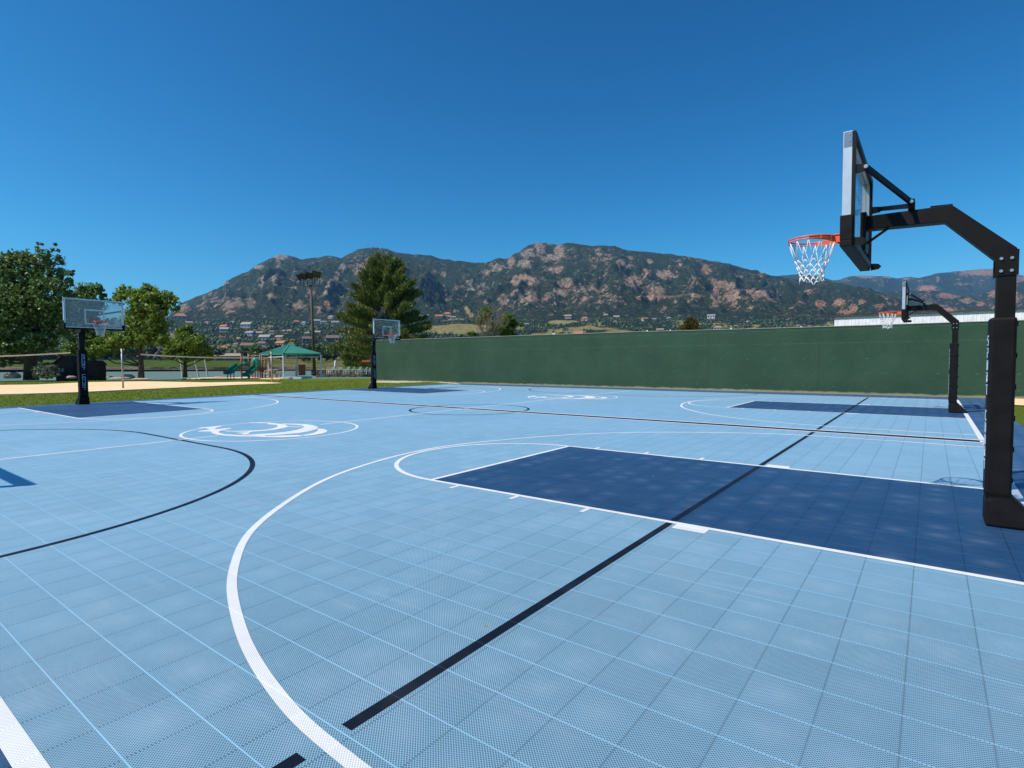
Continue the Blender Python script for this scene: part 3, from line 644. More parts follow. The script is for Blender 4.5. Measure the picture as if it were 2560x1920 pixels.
FIELD = [(1150,823,95,9,1,0),(1408,806,38,7,1,0),(1480,823,75,5,.8,0),(1360,834,40,4,.9,0),(1140,799,20,4,1,0),(1171,778,9,14,.0,0),(1560,830,60,5,.7,0),(760,905,60,11,.9,0),(880,898,60,10,1,0),(700,885,20,4,.5,0),(1790,828,40,4,.6,0),(1290,822,30,4,.6,0)]
fld, _ = blobs(U, Vv, FIELD)
green = np.where((Z > 262) & (Z < 430), 1.0, 0.0)
green = np.where((U > 640) & (Z < 470), .35+.5*(fbm(U/40, Z/60, 4, 3) > .5), green)
fld = np.maximum(fld, np.where((Z > 560), np.clip((fbm(U/55, Vv/9, 4, 99)-.47)*4, 0, .62), 0))
fld = np.maximum(fld, np.where((U > 640) & (U < 1000) & (Z < 520) & (Z > 264), .75, 0))
fld = np.maximum(fld, np.where((U < 400) & (U > 100) & (Z < 330) & (Z > 262), .5, 0))
rk0 = np.where(Z < 263, .8, 0.0)
parts = [(U, Z, Pp, rk0, np.full_like(U, .2), fld, green)]
# mountain
T = np.concatenate([np.linspace(0, 1, 230)[1:], [1.02, 1.06, 1.12]])
Um, Tm = np.meshgrid(us, T); Zm = 2500+2500*Tm
sk = np.interp(Um, [a for a, b in SKY], [b for a, b in SKY])
sk = sk+(fbm(Um/14, Um*0, 4, 21)-.45)*4.5*np.clip((800-sk)/60, 0, 1)
Tc = np.clip(Tm, 0, 1)
v0m = 801.0; Vm = v0m+(sk-v0m)*(Tc**.92)
Pm = at(Um, Vm, Zm); win = np.clip(np.sin(np.pi*np.clip(Tc, 0, 1))**.7, 0, 1)*np.clip((801-sk)/110, .12, 1)
wx = fbm(Pm[..., 0]/700, Pm[..., 1]/700, 4, 5)*2.2
spur = fbm(Um/95+wx*.8+Tc*.9, Tc*1.3+wx*.3, 5, 31, True)
r1 = fbm(Pm[..., 0]/420+wx, Pm[..., 1]/420, 6, 41, True)
rel = (spur-.62)*230+(r1-.6)*210+(fbm(Pm[..., 0]/130, Pm[..., 1]/130, 4, 47, True)-.55)*55
Pm[..., 2] += win*rel
Vq = Vm-win*rel*FP/Zm
rock, warm = blobs(Um, Vq, ROCK)
crag = (fbm(Pm[..., 0]/70, Pm[..., 1]/70, 5, 51, True)-.55)
Pm[..., 2] += (crag*40+6)*rock*np.clip(win*2, .3, 1)*.9 + (fbm(Pm[..., 0]/30, Pm[..., 1]/30, 3, 61)-.5)*16*np.clip(win*1.5, .25, 1)
bump_peak = (Tc-.985)*0
Pm[..., 2] -= np.where(Tm > 1, (Tm-1)*3200, 0)
fm, _ = blobs(Um, Vq, [(1166,770,5,5,1,0),(1171,778,5,6,1,0),(1178,787,6,7,1,0),(1140,799,20,4,1,0)])
gen = np.clip((fbm(Um/60, Vm/40, 4, 71)-.52)*1.6, 0, .42)*np.clip((Tc-.05)*8, 0, 1)
rock2 = np.maximum(rock, .17+gen)
warm2 = np.where(rock > .15, warm, .35)
parts.append((Um, Zm, Pm, rock2, warm2, fm, np.zeros_like(Um)))
# stitch rows of both parts into one grid (same columns)
cat_ = lambda i: np.concatenate([p[i] for p in parts], 0)
PA = cat_(2); rows, cols = PA.shape[:2]
me = mesh_np('hills', PA.reshape(-1, 3), grid_faces(rows, cols), MAT['terrain'], False, {'rock': cat_(3), 'warm': cat_(4), 'field': cat_(5), 'green': cat_(6)})
struct(obj('mountain', me))
# distant ranges on the right
def far_range(name, sky, z0, z1, vbase, rk, seed, n=60, base_rock=.15, bw=.4, amp=1.0):
    uu = np.arange(1750, 3300, 4.0); T = np.concatenate([np.linspace(0, 1, n), [1.05, 1.15]]); Uu, Tt = np.meshgrid(uu, T)
    s = np.interp(Uu, [a for a, b in sky], [b for a, b in sky]); s = s+(fbm(Uu/20, Uu*0, 4, seed)-.45)*3
    Tc = np.clip(Tt, 0, 1); Vx = vbase+(s-vbase)*Tc; Zx = z0+(z1-z0)*Tt; Px = at(Uu, Vx, Zx)
    wn = np.sin(np.pi*Tc)**.7
    dz_ = wn*((fbm(Uu/80+Tt, Tt*2, 5, seed+3, True)-.62)*420*amp+(fbm(Px[..., 0]/300, Px[..., 1]/300, 5, seed+9, True)-.6)*170*amp)
    Px[..., 2] -= np.where(Tt > 1, (Tt-1)*4000, 0)
    Px[..., 2] += dz_; Vx = Vx-dz_*FP/Zx
    rkm, wm_ = blobs(Uu, Vx, rk); rkm = np.maximum(rkm, base_rock+np.clip((fbm(Uu/40, Vx/20, 4, seed+5)-.5)*1.4, 0, .4))
    wm_ = np.where(rkm > .25, np.maximum(wm_, bw), bw)
    z_ = np.zeros_like(Uu)
    return struct(obj(name, mesh_np(name, Px.reshape(-1, 3), grid_faces(len(T), len(uu)), MAT['terrain'], False, {'rock': rkm, 'warm': wm_, 'field': z_, 'green': z_})))
far_range('foothill_ridge', [(1750, 800), (2050, 760), (2180, 733), (2250, 728), (2330, 726), (2400, 740), (2450, 738), (2500, 722), (2560, 700), (2700, 690), (3300, 690)], 5200, 6400, 800,
  [(2372,739,30,8,1,1),(2451,760,12,6,1,1),(2485,732,14,14,1,1),(2377,777,20,10,1,1),(2300,768,22,7,.9,1),(2260,778,20,7,.9,1),(2415,752,20,8,.8,.8),(2530,745,24,14,.9,1),(2440,785,30,6,.9,1),(2320,755,14,5,.8,.9),(2350,765,24,5,.7,.9),(2500,770,24,8,.8,.9)], 100, base_rock=.22, bw=.7, amp=.5)
far_range('far_mountain', [(1750, 720), (1900, 700), (1938, 690.7), (2012, 684), (2060, 694), (2082, 701), (2099, 699), (2125, 690.7), (2164, 688.5), (2216, 690.7), (2240, 696), (2268, 693), (2299, 694), (2346, 683), (2403, 677.7), (2451, 672.4), (2494, 672), (2533, 682), (2560, 690), (2700, 700), (3300, 690)], 8200, 10500, 800,
  [(2451,680,60,10,1,.75),(2164,691,26,5,1,.6),(2220,693,18,3,1,.6),(2270,697,18,3,.8,.6),(2320,722,28,9,1,1),(2410,710,24,3,.8,.9),(2345,698,5,8,.9,.4),(2560,700,30,14,.9,.7)], 200, base_rock=.1, bw=.55, amp=.8)
# radio masts on the summit
mm = simple('mast_steel', (.16, .13, .13, 1), .6)
for i, (u, h) in enumerate(((920.5, 16), (935, 20), (944, 7), (954, 9))):
    q = at(u, 624, 5000.); e = at(u, 620-h, 5000.)
    mb = MB(); hh = e[2]-q[2]
    mb.tube([(0, 0, 0), (0, 0, hh*.6), (0, 0, hh)], [2.2, 1.5, .8], 6)
    for k_ in range(1, 4): mb.box((-2.6, -.4, hh*.22*k_), (2.6, .4, hh*.22*k_+2))
    o = mb.build('radio_mast', mm, loc=tuple(q)); tag(o, ['tall radio mast leftmost on the highest left summit ridge', 'tallest radio mast on the rounded summit above the pine', 'short third radio mast on the summit ridge', 'short rightmost radio mast on the summit ridge'][i], 'radio mast', 'radio masts on the ridge')
# ------------------------------------------------------------------ foliage
def quads(C, n_vec, size, rngl, aspect=1.6):
    N = len(C); a = rngl.normal(size=(N, 3)); a /= np.linalg.norm(a, axis=1)[:, None]
    b = np.cross(a, n_vec+rngl.normal(size=(N, 3))*.8); b /= np.linalg.norm(b, axis=1)[:, None]+1e-9
    s = size*(.6+.8*rngl.random(N))[:, None]
    A = a*s*aspect*.5; B = b*s*.5
    V = np.stack([C-A, C-B*1.0, C+A, C+B], 1).reshape(-1, 3)
    return V, np.arange(4*N).reshape(-1, 4)
def blob_leaves(blobs_, n, size, seed, clump=.9, aspect=1.5, inner=.35):
    """blobs_: (x,y,z, rx,ry,rz); leaves gathered in sprays through each blob's volume"""
    r = np.random.default_rng(seed); vol = np.array([b[3]*b[4]*b[5] for b in blobs_])**.8; pr = vol/vol.sum()
    C = []; Nn = []
    nsp = max(20, n//26)
    idx = r.choice(len(blobs_), nsp, p=pr)
    for i in idx:
        b = blobs_[i]; d = r.normal(size=3); d /= np.linalg.norm(d); rad = inner+(1-inner)*r.random()**.5
        c0 = np.array(b[:3])+d*rad*np.array(b[3:6])*(1+.18*r.normal()*.6)
        k_ = r.integers(12, 40); sp = min(b[3], b[4], b[5])*.24*clump*(.5+r.random())
        C.append(c0+r.normal(size=(k_, 3))*sp*np.array([1, 1, .75])); Nn.append(np.tile(d, (k_, 1)))
    C = np.concatenate(C); Nn = np.concatenate(Nn)
    return quads(C, Nn, size, r, aspect)
def tree(name, label, base, crown_px, z, mat, n, leaf, seed, bark='bark', tr=.3, group=None, trunk_px=None, limbs=9, clump=.9, inner=.35, thick=.8):
    """crown_px: (u,v,ru,rv) picture ellipses placed at depth z with real thickness"""
    base = np.array(base, float); t = thing(name, label, 'tree', tuple(base), 0, group); r = random.Random(seed)
    k_ = z/FP; bl = []
    for u, v, ru, rv in crown_px:
        zz = z+r.uniform(-.5, .5)*ru*k_*thick; c = at(u, v, zz)-base
        sh_ = r.uniform(.84, 1.04); bl.append((c[0], c[1], c[2], ru*k_*sh_, ru*k_*thick*sh_, rv*k_*sh_))
    V, Fc = blob_leaves(bl, n, leaf, seed, clump, inner=inner)
    obj('crown', mesh_np('crown', V, Fc, MAT[mat]), t)
    mb = MB(); top = max(bl, key=lambda b: b[2])
    tx = np.mean([b[0] for b in bl])*.35
    H_ = top[2]; pts = [(0, 0, -.1), (.05*tr, .02, H_*.18), (tx*.4, .0, H_*.42), (tx, 0, H_*.75)]
    mb.tube(pts, [tr*1.35, tr, tr*.7, tr*.25], 10)
    for b in sorted(bl, key=lambda b: -b[3])[:limbs]:
        s0 = min(.6, max(.14, (b[2]-.35*H_)/H_+.12)); st = Vector((tx*.4*s0/.42, 0, H_*s0)); en = Vector(b[:3])
        mid = st.lerp(en, .5)+Vector((r.uniform(-.2, .2), r.uniform(-.2, .2), -.08*(en-st).length))
        mb.tube([st, mid, en], [tr*.42, tr*.28, tr*.09], 6)
        for q in range(5):
            e2 = en+Vector((r.uniform(-1, 1)*b[3]*.85, r.uniform(-1, 1)*b[4]*.85, r.uniform(-.4, 1)*b[5]*.85)); m2 = mid.lerp(en, r.uniform(.3, 1))
            mb.tube([m2, m2.lerp(e2, .5)+Vector((0, 0, .1)), e2], [tr*.16, tr*.09, tr*.03], 5)
    mb.build('trunk', bark, t, smooth=True); return t
def gb(u, v, z): q = at(u, v, z); return q
# big dark cottonwood at left
tree('cottonwood_tree', 'largest dark cottonwood at far left with thick trunk beside the boulder', gb(78, 947, 48.), [(10,790,70,75),(70,780,70,80),(120,740,55,60),(55,680,45,50),(105,660,32,48),(103,622,12,22),(140,670,25,42),(165,700,22,34),(20,670,36,40),(-30,720,60,80),(-60,800,80,70),(150,800,45,48),(30,860,80,32),(100,855,55,28),(-20,880,60,28),(175,755,20,26),(5,650,20,26),(60,640,18,22),(145,625,14,16),(185,672,11,9),(125,915,30,9),(10,905,26,14)], 48., 'leaf_dark', 44000, .155, 1, tr=.42, limbs=18, clump=.72, inner=.5)
tree('cottonwood_tree', 'dark leafy tree showing above the glass of the far left hoop', gb(235, 940, 62.), [(215,730,22,18),(240,722,18,14),(190,760,30,26),(225,765,32,26),(180,810,34,34),(225,830,40,40),(262,742,12,10),(200,870,36,24)], 60., 'leaf_dark', 26000, .16, 2, tr=.22, limbs=8)
tree('ash_tree', 'light green tree with brown trunk behind the volleyball post, right of the far left hoop', gb(353, 946, 47.5), [(380,740,32,26),(352,755,30,34),(420,745,24,22),(432,762,18,16),(395,775,34,26),(345,800,36,34),(385,815,36,32),(330,735,22,16),(310,725,16,14),(300,745,18,18),(405,850,26,18),(345,845,42,24),(300,850,28,22),(280,862,26,20),(250,868,24,22),(232,880,22,16),(440,738,8,8),(365,722,16,12),(270,840,22,18)], 47.5, 'leaf_light', 22000, .15, 3, bark='bark', tr=.20, limbs=14, clump=.75, inner=.5)
tree('maple_tree', 'small round green tree with forked trunk leaning over the lake behind the white poles', gb(463, 941, 54.), [(460,840,24,24),(445,868,30,22),(480,862,30,22),(505,880,24,16),(430,885,26,14),(470,890,36,12),(470,822,14,12),(498,850,12,14),(522,890,12,10)], 54., 'leaf_light', 30000, .13, 4, tr=.16, limbs=9)
# pine with upswept sprays
def pine(label, base, z, vtop, vbase, prof, seed, n_b=230, mat='leaf_pine', lean=0):
    base = np.array(base); t = thing('pine_tree', label, 'tree', tuple(base)); r = np.random.default_rng(seed); k_ = z/FP
    H_ = (vbase-vtop)*k_; Cs = []; Ns = []; mb = MB()
    mb.tube([(0, 0, -.3), (0, 0, H_*.4), (lean*.5, 0, H_*.8), (lean, 0, H_*.97)], [H_*.022, H_*.016, H_*.007, .02], 9)
    right = RT; fwd = FH
    for i in range(n_b):
        h = r.random()**.8*.93+.04; az = r.random()*2*np.pi
        wl, wr = np.interp(h, [q[0] for q in prof], [q[1] for q in prof]), np.interp(h, [q[0] for q in prof], [q[2] for q in prof])
        c = np.cos(az); Rr = (wr if c > 0 else wl)*k_*abs(c)+(wl+wr)*.5*k_*abs(np.sin(az))*.8
        Ln = Rr*(.72+.34*r.random()); dr = right*c+fwd*np.sin(az)
        p0 = np.array([lean*h, 0, H_*h*.9]); rise = H_*(.03+.10*h); p1 = p0+dr*Ln+np.array([0, 0, rise])
        pm = (p0+p1)/2-np.array([0, 0, rise*.25])
        mb.tube([tuple(p0), tuple(pm), tuple(p1)], [.06+.02*(1-h), .035, .012], 4)
        m_ = int(10+Ln*7)
        for s in np.linspace(.42, 1.03, m_):
            pc = p0*(1-s)**2+2*pm*s*(1-s)+p1*s*s
            cc = pc+r.normal(size=(11, 3))*np.array([.19, .19, .16])*(1.0+.5*(1-s)); Cs.append(cc); Ns.append(np.tile(dr*.6+np.array([0, 0, .9]), (11, 1)))
    C = np.concatenate(Cs); Nn = np.concatenate(Ns); N = len(C)
    a = Nn+r.normal(size=(N, 3))*.35; a /= np.linalg.norm(a, axis=1)[:, None]; b = np.cross(a, r.normal(size=(N, 3))); b /= np.linalg.norm(b, axis=1)[:, None]+1e-9
    s = (.7+.6*r.random(N))[:, None]
    A = a*s*.24; B = b*s*.055
    V = np.stack([C-A, C-B, C+A, C+B], 1).reshape(-1, 3)
    obj('crown', mesh_np('crown', V, np.arange(4*N).reshape(-1, 4), MAT[mat]), t)
    mb.build('trunk', 'bark_light', t, smooth=True); return t
pine('tall broad pine tree rising behind the hoop at the left end of the green wall', gb(965, 930, 78.), 78., 636, 930, [(0, 85, 95), (.12, 112, 100), (.25, 118, 96), (.4, 100, 92), (.52, 88, 90), (.65, 68, 76), (.78, 46, 60), (.9, 28, 36), (1, 6, 6)], 5, 175)
# half bare shrub tree behind the wall
tree('locust_tree', 'half bare shrubby tree with bright green tufts poking above the green wall', gb(1235, 880, 60.), [(1215,785,18,16),(1200,800,14,10),(1270,800,18,16),(1285,812,14,12),(1255,825,34,12),(1232,812,6,6),(1305,810,6,8),(1180,835,18,6),(1270,836,24,6)], 60., 'leaf_bright', 13000, .12, 9, bark='bark_light', tr=.16, limbs=9)
def bare(u0, v0, z, n, mat, seed, parent_label):
    t = thing('bare_shrub', parent_label, 'shrub', tuple(gb(u0, v0, z))); r = random.Random(seed); mb = MB(); k_ = z/FP
    for i in range(n):
        a = r.uniform(-1, 1); hh = r.uniform(60, 96)*k_; sx = a*52*k_; sy = r.uniform(-1, 1)*20*k_
        st = Vector((a*.15, sy*.1, 0)); en = Vector((RT[0]*sx, RT[1]*sx+sy, hh)); mid = st.lerp(en, .5)+Vector((r.uniform(-.3, .3), 0, .3))
        mb.tube([st, mid, en], [.045, .028, .006], 4)
        for q in range(9):
            s_ = mid.lerp(en, r.random()); mb.tube([s_, s_+Vector((r.uniform(-.6, .6), r.uniform(-.5, .5), r.uniform(.1, .8)))], [.014, .004], 4)
    mb.build('branch', mat, t); 
bare(1222, 868, 58.5, 34, simple('grey_tan_twig', (.27, .21, .14, 1), .9), 11, 'leafless tan twiggy shrub in front of the bright green tufted tree above the wall')
pine('small rusty brown conical spruce just above the middle of the green wall', gb(1728, 852, 110.), 110., 795, 852, [(0, 26, 26), (.4, 24, 24), (.8, 10, 10), (1, 1, 1)], 6, 120, 'leaf_brown')
tree('lake_bush', 'grey green feathery bush at the water beside the big cottonwood trunk', gb(118, 946, 46.), [(105,928,22,14),(125,922,20,14),(118,938,30,8),(95,938,12,8),(135,930,14,10)], 46., 'leaf_sage', 5000, .08, 12, tr=.03, limbs=6)
# wood on the hillsides: many small crowns
def crowns(cent, rad, seed, mat, name, subdiv=9):
    r = np.random.default_rng(seed); C = []; Sz = []; Nn = []
    for c, q in zip(cent, rad):
        k_ = subdiv; d = r.normal(size=(k_, 3)); d /= np.linalg.norm(d, axis=1)[:, None]; d[:, 2] = np.abs(d[:, 2])*1.1
        C.append(c+d*q*.62); Sz.append(np.full(k_, q*1.05)); Nn.append(d)
    C = np.concatenate(C); Sz = np.concatenate(Sz); Nn = np.concatenate(Nn); N = len(C)
    a = np.cross(Nn, r.normal(size=(N, 3))); a /= np.linalg.norm(a, axis=1)[:, None]; b = np.cross(Nn, a)
    s = Sz[:, None]*(.5+.4*r.random(N))[:, None]; Dp = Nn*s*.35
    V = np.stack([C-a*s-Dp, C-b*s-Dp, C+a*s-Dp, C+b*s-Dp, C+Dp*1.2], 1).reshape(-1, 3)
    i = np.arange(N)[:, None]*5; Fc = np.concatenate([i+np.array([[0, 1, 4]]), i+np.array([[1, 2, 4]]), i+np.array([[2, 3, 4]]), i+np.array([[3, 0, 4]])])
    return mesh_np(name, V, Fc, MAT[mat])
def terr_z(u, z):
    q = at(u, base_v(z, u), z); un = (fbm(q[..., 0]/180, q[..., 1]/180, 4, 11)-.5)*np.clip((z-450)/900, 0, 1)*34
    q[..., 2] += un; return q
N = 22000; r = np.random.default_rng(77)
uu = r.uniform(-150, 2500, N); vv = 899-(r.random(N)**.85)*104
zz = np.interp(-vv, [-924.5, -922.5, -917.8, -901.5, -888, -862, -833, -801, -790], zk+[2700])
fl, _ = blobs(uu, vv, [(a, b, c*1.0, d*1.1, 1, 0) for a, b, c, d, e, f in FIELD if e > 0])
dens = fbm(uu/38, vv/13, 4, 91); keep = (fl < .42) & ((dens > .40) | (r.random(N) < .35)) & ~((uu > 990) & (vv > 862)); keep &= ~((uu > 520) & (uu < 1000) & (vv > 890))
uu, vv, zz = uu[keep], vv[keep], zz[keep]
pc = terr_z(uu, zz); rad = (1.6+3.6*r.random(len(uu))**2)*np.clip(zz/1400, .75, 1.5); pc[:, 2] += rad*.5
sel = r.random(len(uu)) < .16
tag(obj('woodland', crowns(pc[~sel], rad[~sel], 5, 'leaf_far', 'woodland')), 'dark green scrub oak and pine woodland covering the foothills', 'woodland', kind='stuff')
tag(obj('pale_woodland', crowns(pc[sel], rad[sel]*.85, 6, 'leaf_far_light', 'pale_woodland')), 'paler grey green scrub mixed through the foothill woodland', 'woodland', kind='stuff')
# individual trees along the far shore
protos = []
for i in range(4):
    rr = np.random.default_rng(300+i); bl = [(rr.normal()*1.0, rr.normal()*1.0, 3.6+rr.uniform(-1.2, 1.8), 1.9, 1.9, 1.6) for _ in range(6)]
    V, Fc = blob_leaves(bl, 1500, .62, 300+i, 1.0)
    tm = MB(); tm.tube([(0, 0, -.3), (.1, 0, 2.5), (.1, .1, 4.5)], [.28, .2, .08], 7); tm.tube([(.05, 0, 2), (1, .3, 3.6)], [.14, .05], 5); tm.tube([(.05, 0, 2.2), (-1, -.3, 3.7)], [.14, .05], 5)
    protos.append((mesh_np('crown', V, Fc, MAT[['leaf_far', 'leaf_far', 'leaf_dark', 'leaf_far_light'][i]]), tm))
tr_me = []
for i, (cm, tm) in enumerate(protos):
    o = tm.build('trunk', 'bark'); tr_me.append(o.data); bpy.data.objects.remove(o)
spots = []
rr = random.Random(8)
for u in range(-60, 1000, 17):
    uq = u+rr.uniform(-7, 7); vq = rr.uniform(889, 902) if u > 120 else rr.uniform(896, 908)
    if 535 < uq < 615 and vq < 896: continue
    spots.append((uq, vq, rr.uniform(.9, 1.9), rr.choice([0, 1, 1, 0, 2, 3])))
for u, v, s_, kk in [(760,905,1.1,0),(742,903,1.2,2),(815,903,1.0,1),(835,902,.9,3),(870,890,1.6,3),(845,888,1.6,3),(905,888,1.7,2),(880,908,1.3,0),(905,904,1.5,2),(640,885,1.4,1),(885,880,1.8,1),(800,900,.8,1),(860,900,.7,1)]: spots.append((u, v, s_, kk))
reg = lambda u: 'behind the far left hoop' if u < 250 else 'behind the light green ash tree' if u < 420 else 'behind the white poles' if u < 540 else 'behind the playground' if u < 640 else 'behind the green roofed shelter' if u < 800 else 'just left of the tall pine'
kinds = ['dark green', 'mid green', 'deep green', 'pale grey green']
for u, v, s_, kk in spots:
    zf = float(np.interp(-v, [-924.5, -922.5, -917.8, -901.5, -888, -862], zk[:6])); q = terr_z(np.array(u), np.array(zf))
    t = thing('shore_tree', f'{kinds[kk]} tree on far lake shore {reg(u)}', 'tree', tuple(q), rr.uniform(0, 6.28), f'{kinds[kk]} far shore trees {reg(u)}')
    t.scale = (s_*1.15, s_*1.15, s_)
    obj('crown', protos[kk][0], t); obj('trunk', tr_me[kk], t)
# ------------------------------------------------------------------ houses on the foothills
roofm = {'red': simple('terracotta_roof', (.42, .15, .08, 1), .8), 'brown': simple('brown_roof', (.17, .12, .10, 1), .8), 'grey': simple('grey_roof', (.24, .24, .25, 1), .8), 'tan': simple('tan_roof', (.34, .25, .18, 1), .8), 'pale': simple('pale_roof', (.33, .29, .25, 1), .8)}
wallm = {'white': simple('white_stucco', (.52, .50, .46, 1), .8), 'cream': simple('cream_stucco', (.44, .36, .26, 1), .8), 'grey': simple('blue_grey_siding', (.30, .34, .38, 1), .8), 'brown': simple('brown_siding', (.16, .11, .09, 1), .8)}
MAT['window'] = simple('dark_window', (.03, .04, .05, 1), .15)
def house(u, v, wpx, roof, wl, label, yaw=0, storeys=1, hip=False, cat='house'):
    z = float(np.interp(-v, [-924.5, -922.5, -917.8, -901.5, -888, -862, -833, -801, -775], zk+[2800])); q = terr_z(np.array(float(u)), np.array(min(z, 2499.)))
    if z > 2499: q = at(u, v, z)
    z_ = depth(q); k_ = z_/FP; w_ = wpx*k_; dp = w_*.6; h_ = max(3.2, w_*.34)
    t = thing('hillside_house', label, cat, tuple(q), YAW*-1+yaw, 'houses on the foothills')
    MB().box((-w_/2, -dp/2, -3), (w_/2, dp/2, h_)).build('wall', wallm[wl], t)
    e = w_*.05; rh = w_*.24; A = [(-w_/2-e, -dp/2-e, h_), (w_/2+e, -dp/2-e, h_), (w_/2+e, dp/2+e, h_), (-w_/2-e, dp/2+e, h_)]
    ins = dp/2 if hip else 0
    rf = MB(); rf.add(A+[(-w_/2-e+ins, 0, h_+rh), (w_/2+e-ins, 0, h_+rh)], [(0, 1, 5, 4), (2, 3, 4, 5), (1, 2, 5), (3, 0, 4), (3, 2, 1, 0)]); rf.build('roof', roofm[roof], t)
    nw = 3 if wpx > 14 else 2
    for i in range(nw):
        x = (i+.5)/nw*w_-w_/2; MB().box((x-w_*.07, -dp/2-.06, h_*.3), (x+w_*.07, -dp/2-.01, h_*.78)).build('window', 'window', t)
    return t
HS = [(452,797,28,'red','cream','terracotta roofed cream house at the mountain foot, leftmost above the ash tree'),(424,814,16,'brown','grey','blue grey house just left of the small maple top, high on the slope'),
 (473,803,14,'tan','cream','tan roofed house between the terracotta one and the mountain edge'),(518,806,11,'red','white','small red roofed house standing alone above the white gabled house'),
 (561,816,19,'red','white','white gabled house with a reddish roof, brightest left of the light pole'),(562,828,20,'pale','cream','pale roofed cream house right below the white gabled house'),
 (581,807,13,'grey','white','grey roofed house up right of the white gabled house'),(618,814,26,'pale','grey','long pale house with bluish front halfway to the light pole'),
 (626,835,22,'grey','grey','grey two storey house below the long pale one'),(596,846,14,'tan','cream','tan roofed cream house low between two dark clumps'),
 (649,834,16,'tan','cream','cream house just right of the grey two storey house'),(663,843,26,'pale','grey','wide pale roofed grey house above the shelter roof'),
 (680,833,16,'brown','cream','brown roofed house above the wide pale roofed one'),(700,842,20,'tan','cream','tan roofed low house above the orange roofed villa'),
 (704,860,26,'red','cream','orange roofed villa directly above the shelter ridge'),(741,806,16,'red','cream','red roofed house high on the slope left of the pole lamp shaft'),
 (710,820,11,'grey','white','small white house with grey roof left of the lamp shaft'),(724,823,11,'pale','white','small white house nearest left of the lamp shaft'),
 (760,806,14,'grey','grey','blue grey house beside the red roofed one at the lamp shaft'),(793,799,15,'pale','white','white house right of the lamp shaft, high'),
 (808,803,13,'grey','white','second white house right of the lamp shaft, lower'),(828,794,14,'pale','cream','cream house between the lamp and the pine, high'),
 (838,806,16,'pale','white','white long house at the left edge of the pine'),(770,854,26,'brown','brown','brown roofed hip house just left of the lamp shaft above the shelter'),
 (768,838,14,'tan','cream','cream low house left of the lamp shaft'),(795,831,14,'pale','cream','cream roofed house right of the lamp shaft midway up'),
 (832,853,30,'brown','brown','long low brown house behind the lamp shaft toward the pine'),(561,872,16,'red','cream','orange roofed cream house above the boathouse, left'),
 (674,874,13,'red','white','small orange roofed white house touching the shelter roof left slope'),(620,868,30,'brown','brown','long brown lodge above the slides'),
 (655,862,24,'brown','cream','brown lodge wing right of the long brown lodge'),(592,862,16,'brown','cream','brown roofed house between orange roofed and the lodge'),
 (860,879,26,'brown','cream','brown roofed house behind pale bushes left of the pine'),
 (1058,793,14,'pale','white','white house right of the pine, leftmost'),(1072,790,12,'grey','white','grey roofed white house right of the pine, second'),
 (1098,794,18,'red','cream','red roofed house right of the pine below the slope'),(1119,788,18,'red','cream','large red roofed house right of the pine, higher'),(1133,794,12,'tan','cream','tan roofed house left of the grassy ski strip'),
 (1317,806,10,'pale','white','small white house right of the green tufted tree'),(1462,802,18,'red','cream','red roofed house above the wall centre'),(1493,804,6,'pale','white','tiny white house right of the red roofed one above wall centre'),
 (1541,794,14,'pale','white','white long house high on the slope right of the red roofed one'),(1538,806,8,'tan','white','small cream house below the white long one'),(1448,834,22,'red','brown','reddish house just above the wall top near centre'),
 (1420,793,16,'pale','cream','pale house in trees above the yellow meadow'),(1515,790,14,'pale','cream','cream house nestled below the grey cliffs'),
 (1612,800,14,'red','cream','red roofed house left of the brown spruce'),(1636,798,10,'grey','grey','grey roofed house left of the brown spruce, second'),(1672,795,10,'pale','white','white house above left of the brown spruce'),
 (1778,793,18,'grey','white','white house with grey hip roof right of the brown spruce, high'),(1650,822,16,'tan','cream','cream house just left of the brown spruce at wall height'),(1795,821,20,'tan','cream','tan roofed low house right of the brown spruce near the wall'),
 (1840,812,10,'pale','white','small white house farther right of the brown spruce'),(1996,808,9,'tan','cream','tiny cream house left of the white ribbed building'),(1870,800,8,'pale','white','tiny white house under the near net')]
for i, (u, v, wpx, rf, wl, lab) in enumerate(HS):
    house(u, v+3, wpx, rf, wl, lab, yaw=random.Random(i).uniform(-.5, .5), hip=i % 3 == 0)
# boathouse with cars by the far shore
q = terr_z(np.array(573.), np.array(425.))
t = thing('boathouse', 'long low tan roofed boathouse on the far shore above the slides', 'building', tuple(q), -YAW*-1)
t.rotation_euler = (0, 0, -YAW+.0)
t.rotation_euler = (0, 0, math.atan2(RT[1], RT[0]))
MB().box((-10, -4, -2), (10, 4, 3.4)).build('wall', wallm['brown'], t)
mb = MB(); mb.add([(-11, -5, 3.3), (11, -5, 3.3), (11, 5, 3.3), (-11, 5, 3.3), (-9, 0, 5.4), (9, 0, 5.4)], [(0, 1, 5, 4), (2, 3, 4, 5), (1, 2, 5), (3, 0, 4), (3, 2, 1, 0)]); mb.build('roof', roofm['tan'], t)
for i in range(5): MB().box((-8.5+i*3.8, -4.08, .8), (-6.3+i*3.8, -4.01, 2.6)).build('window', 'window', t)
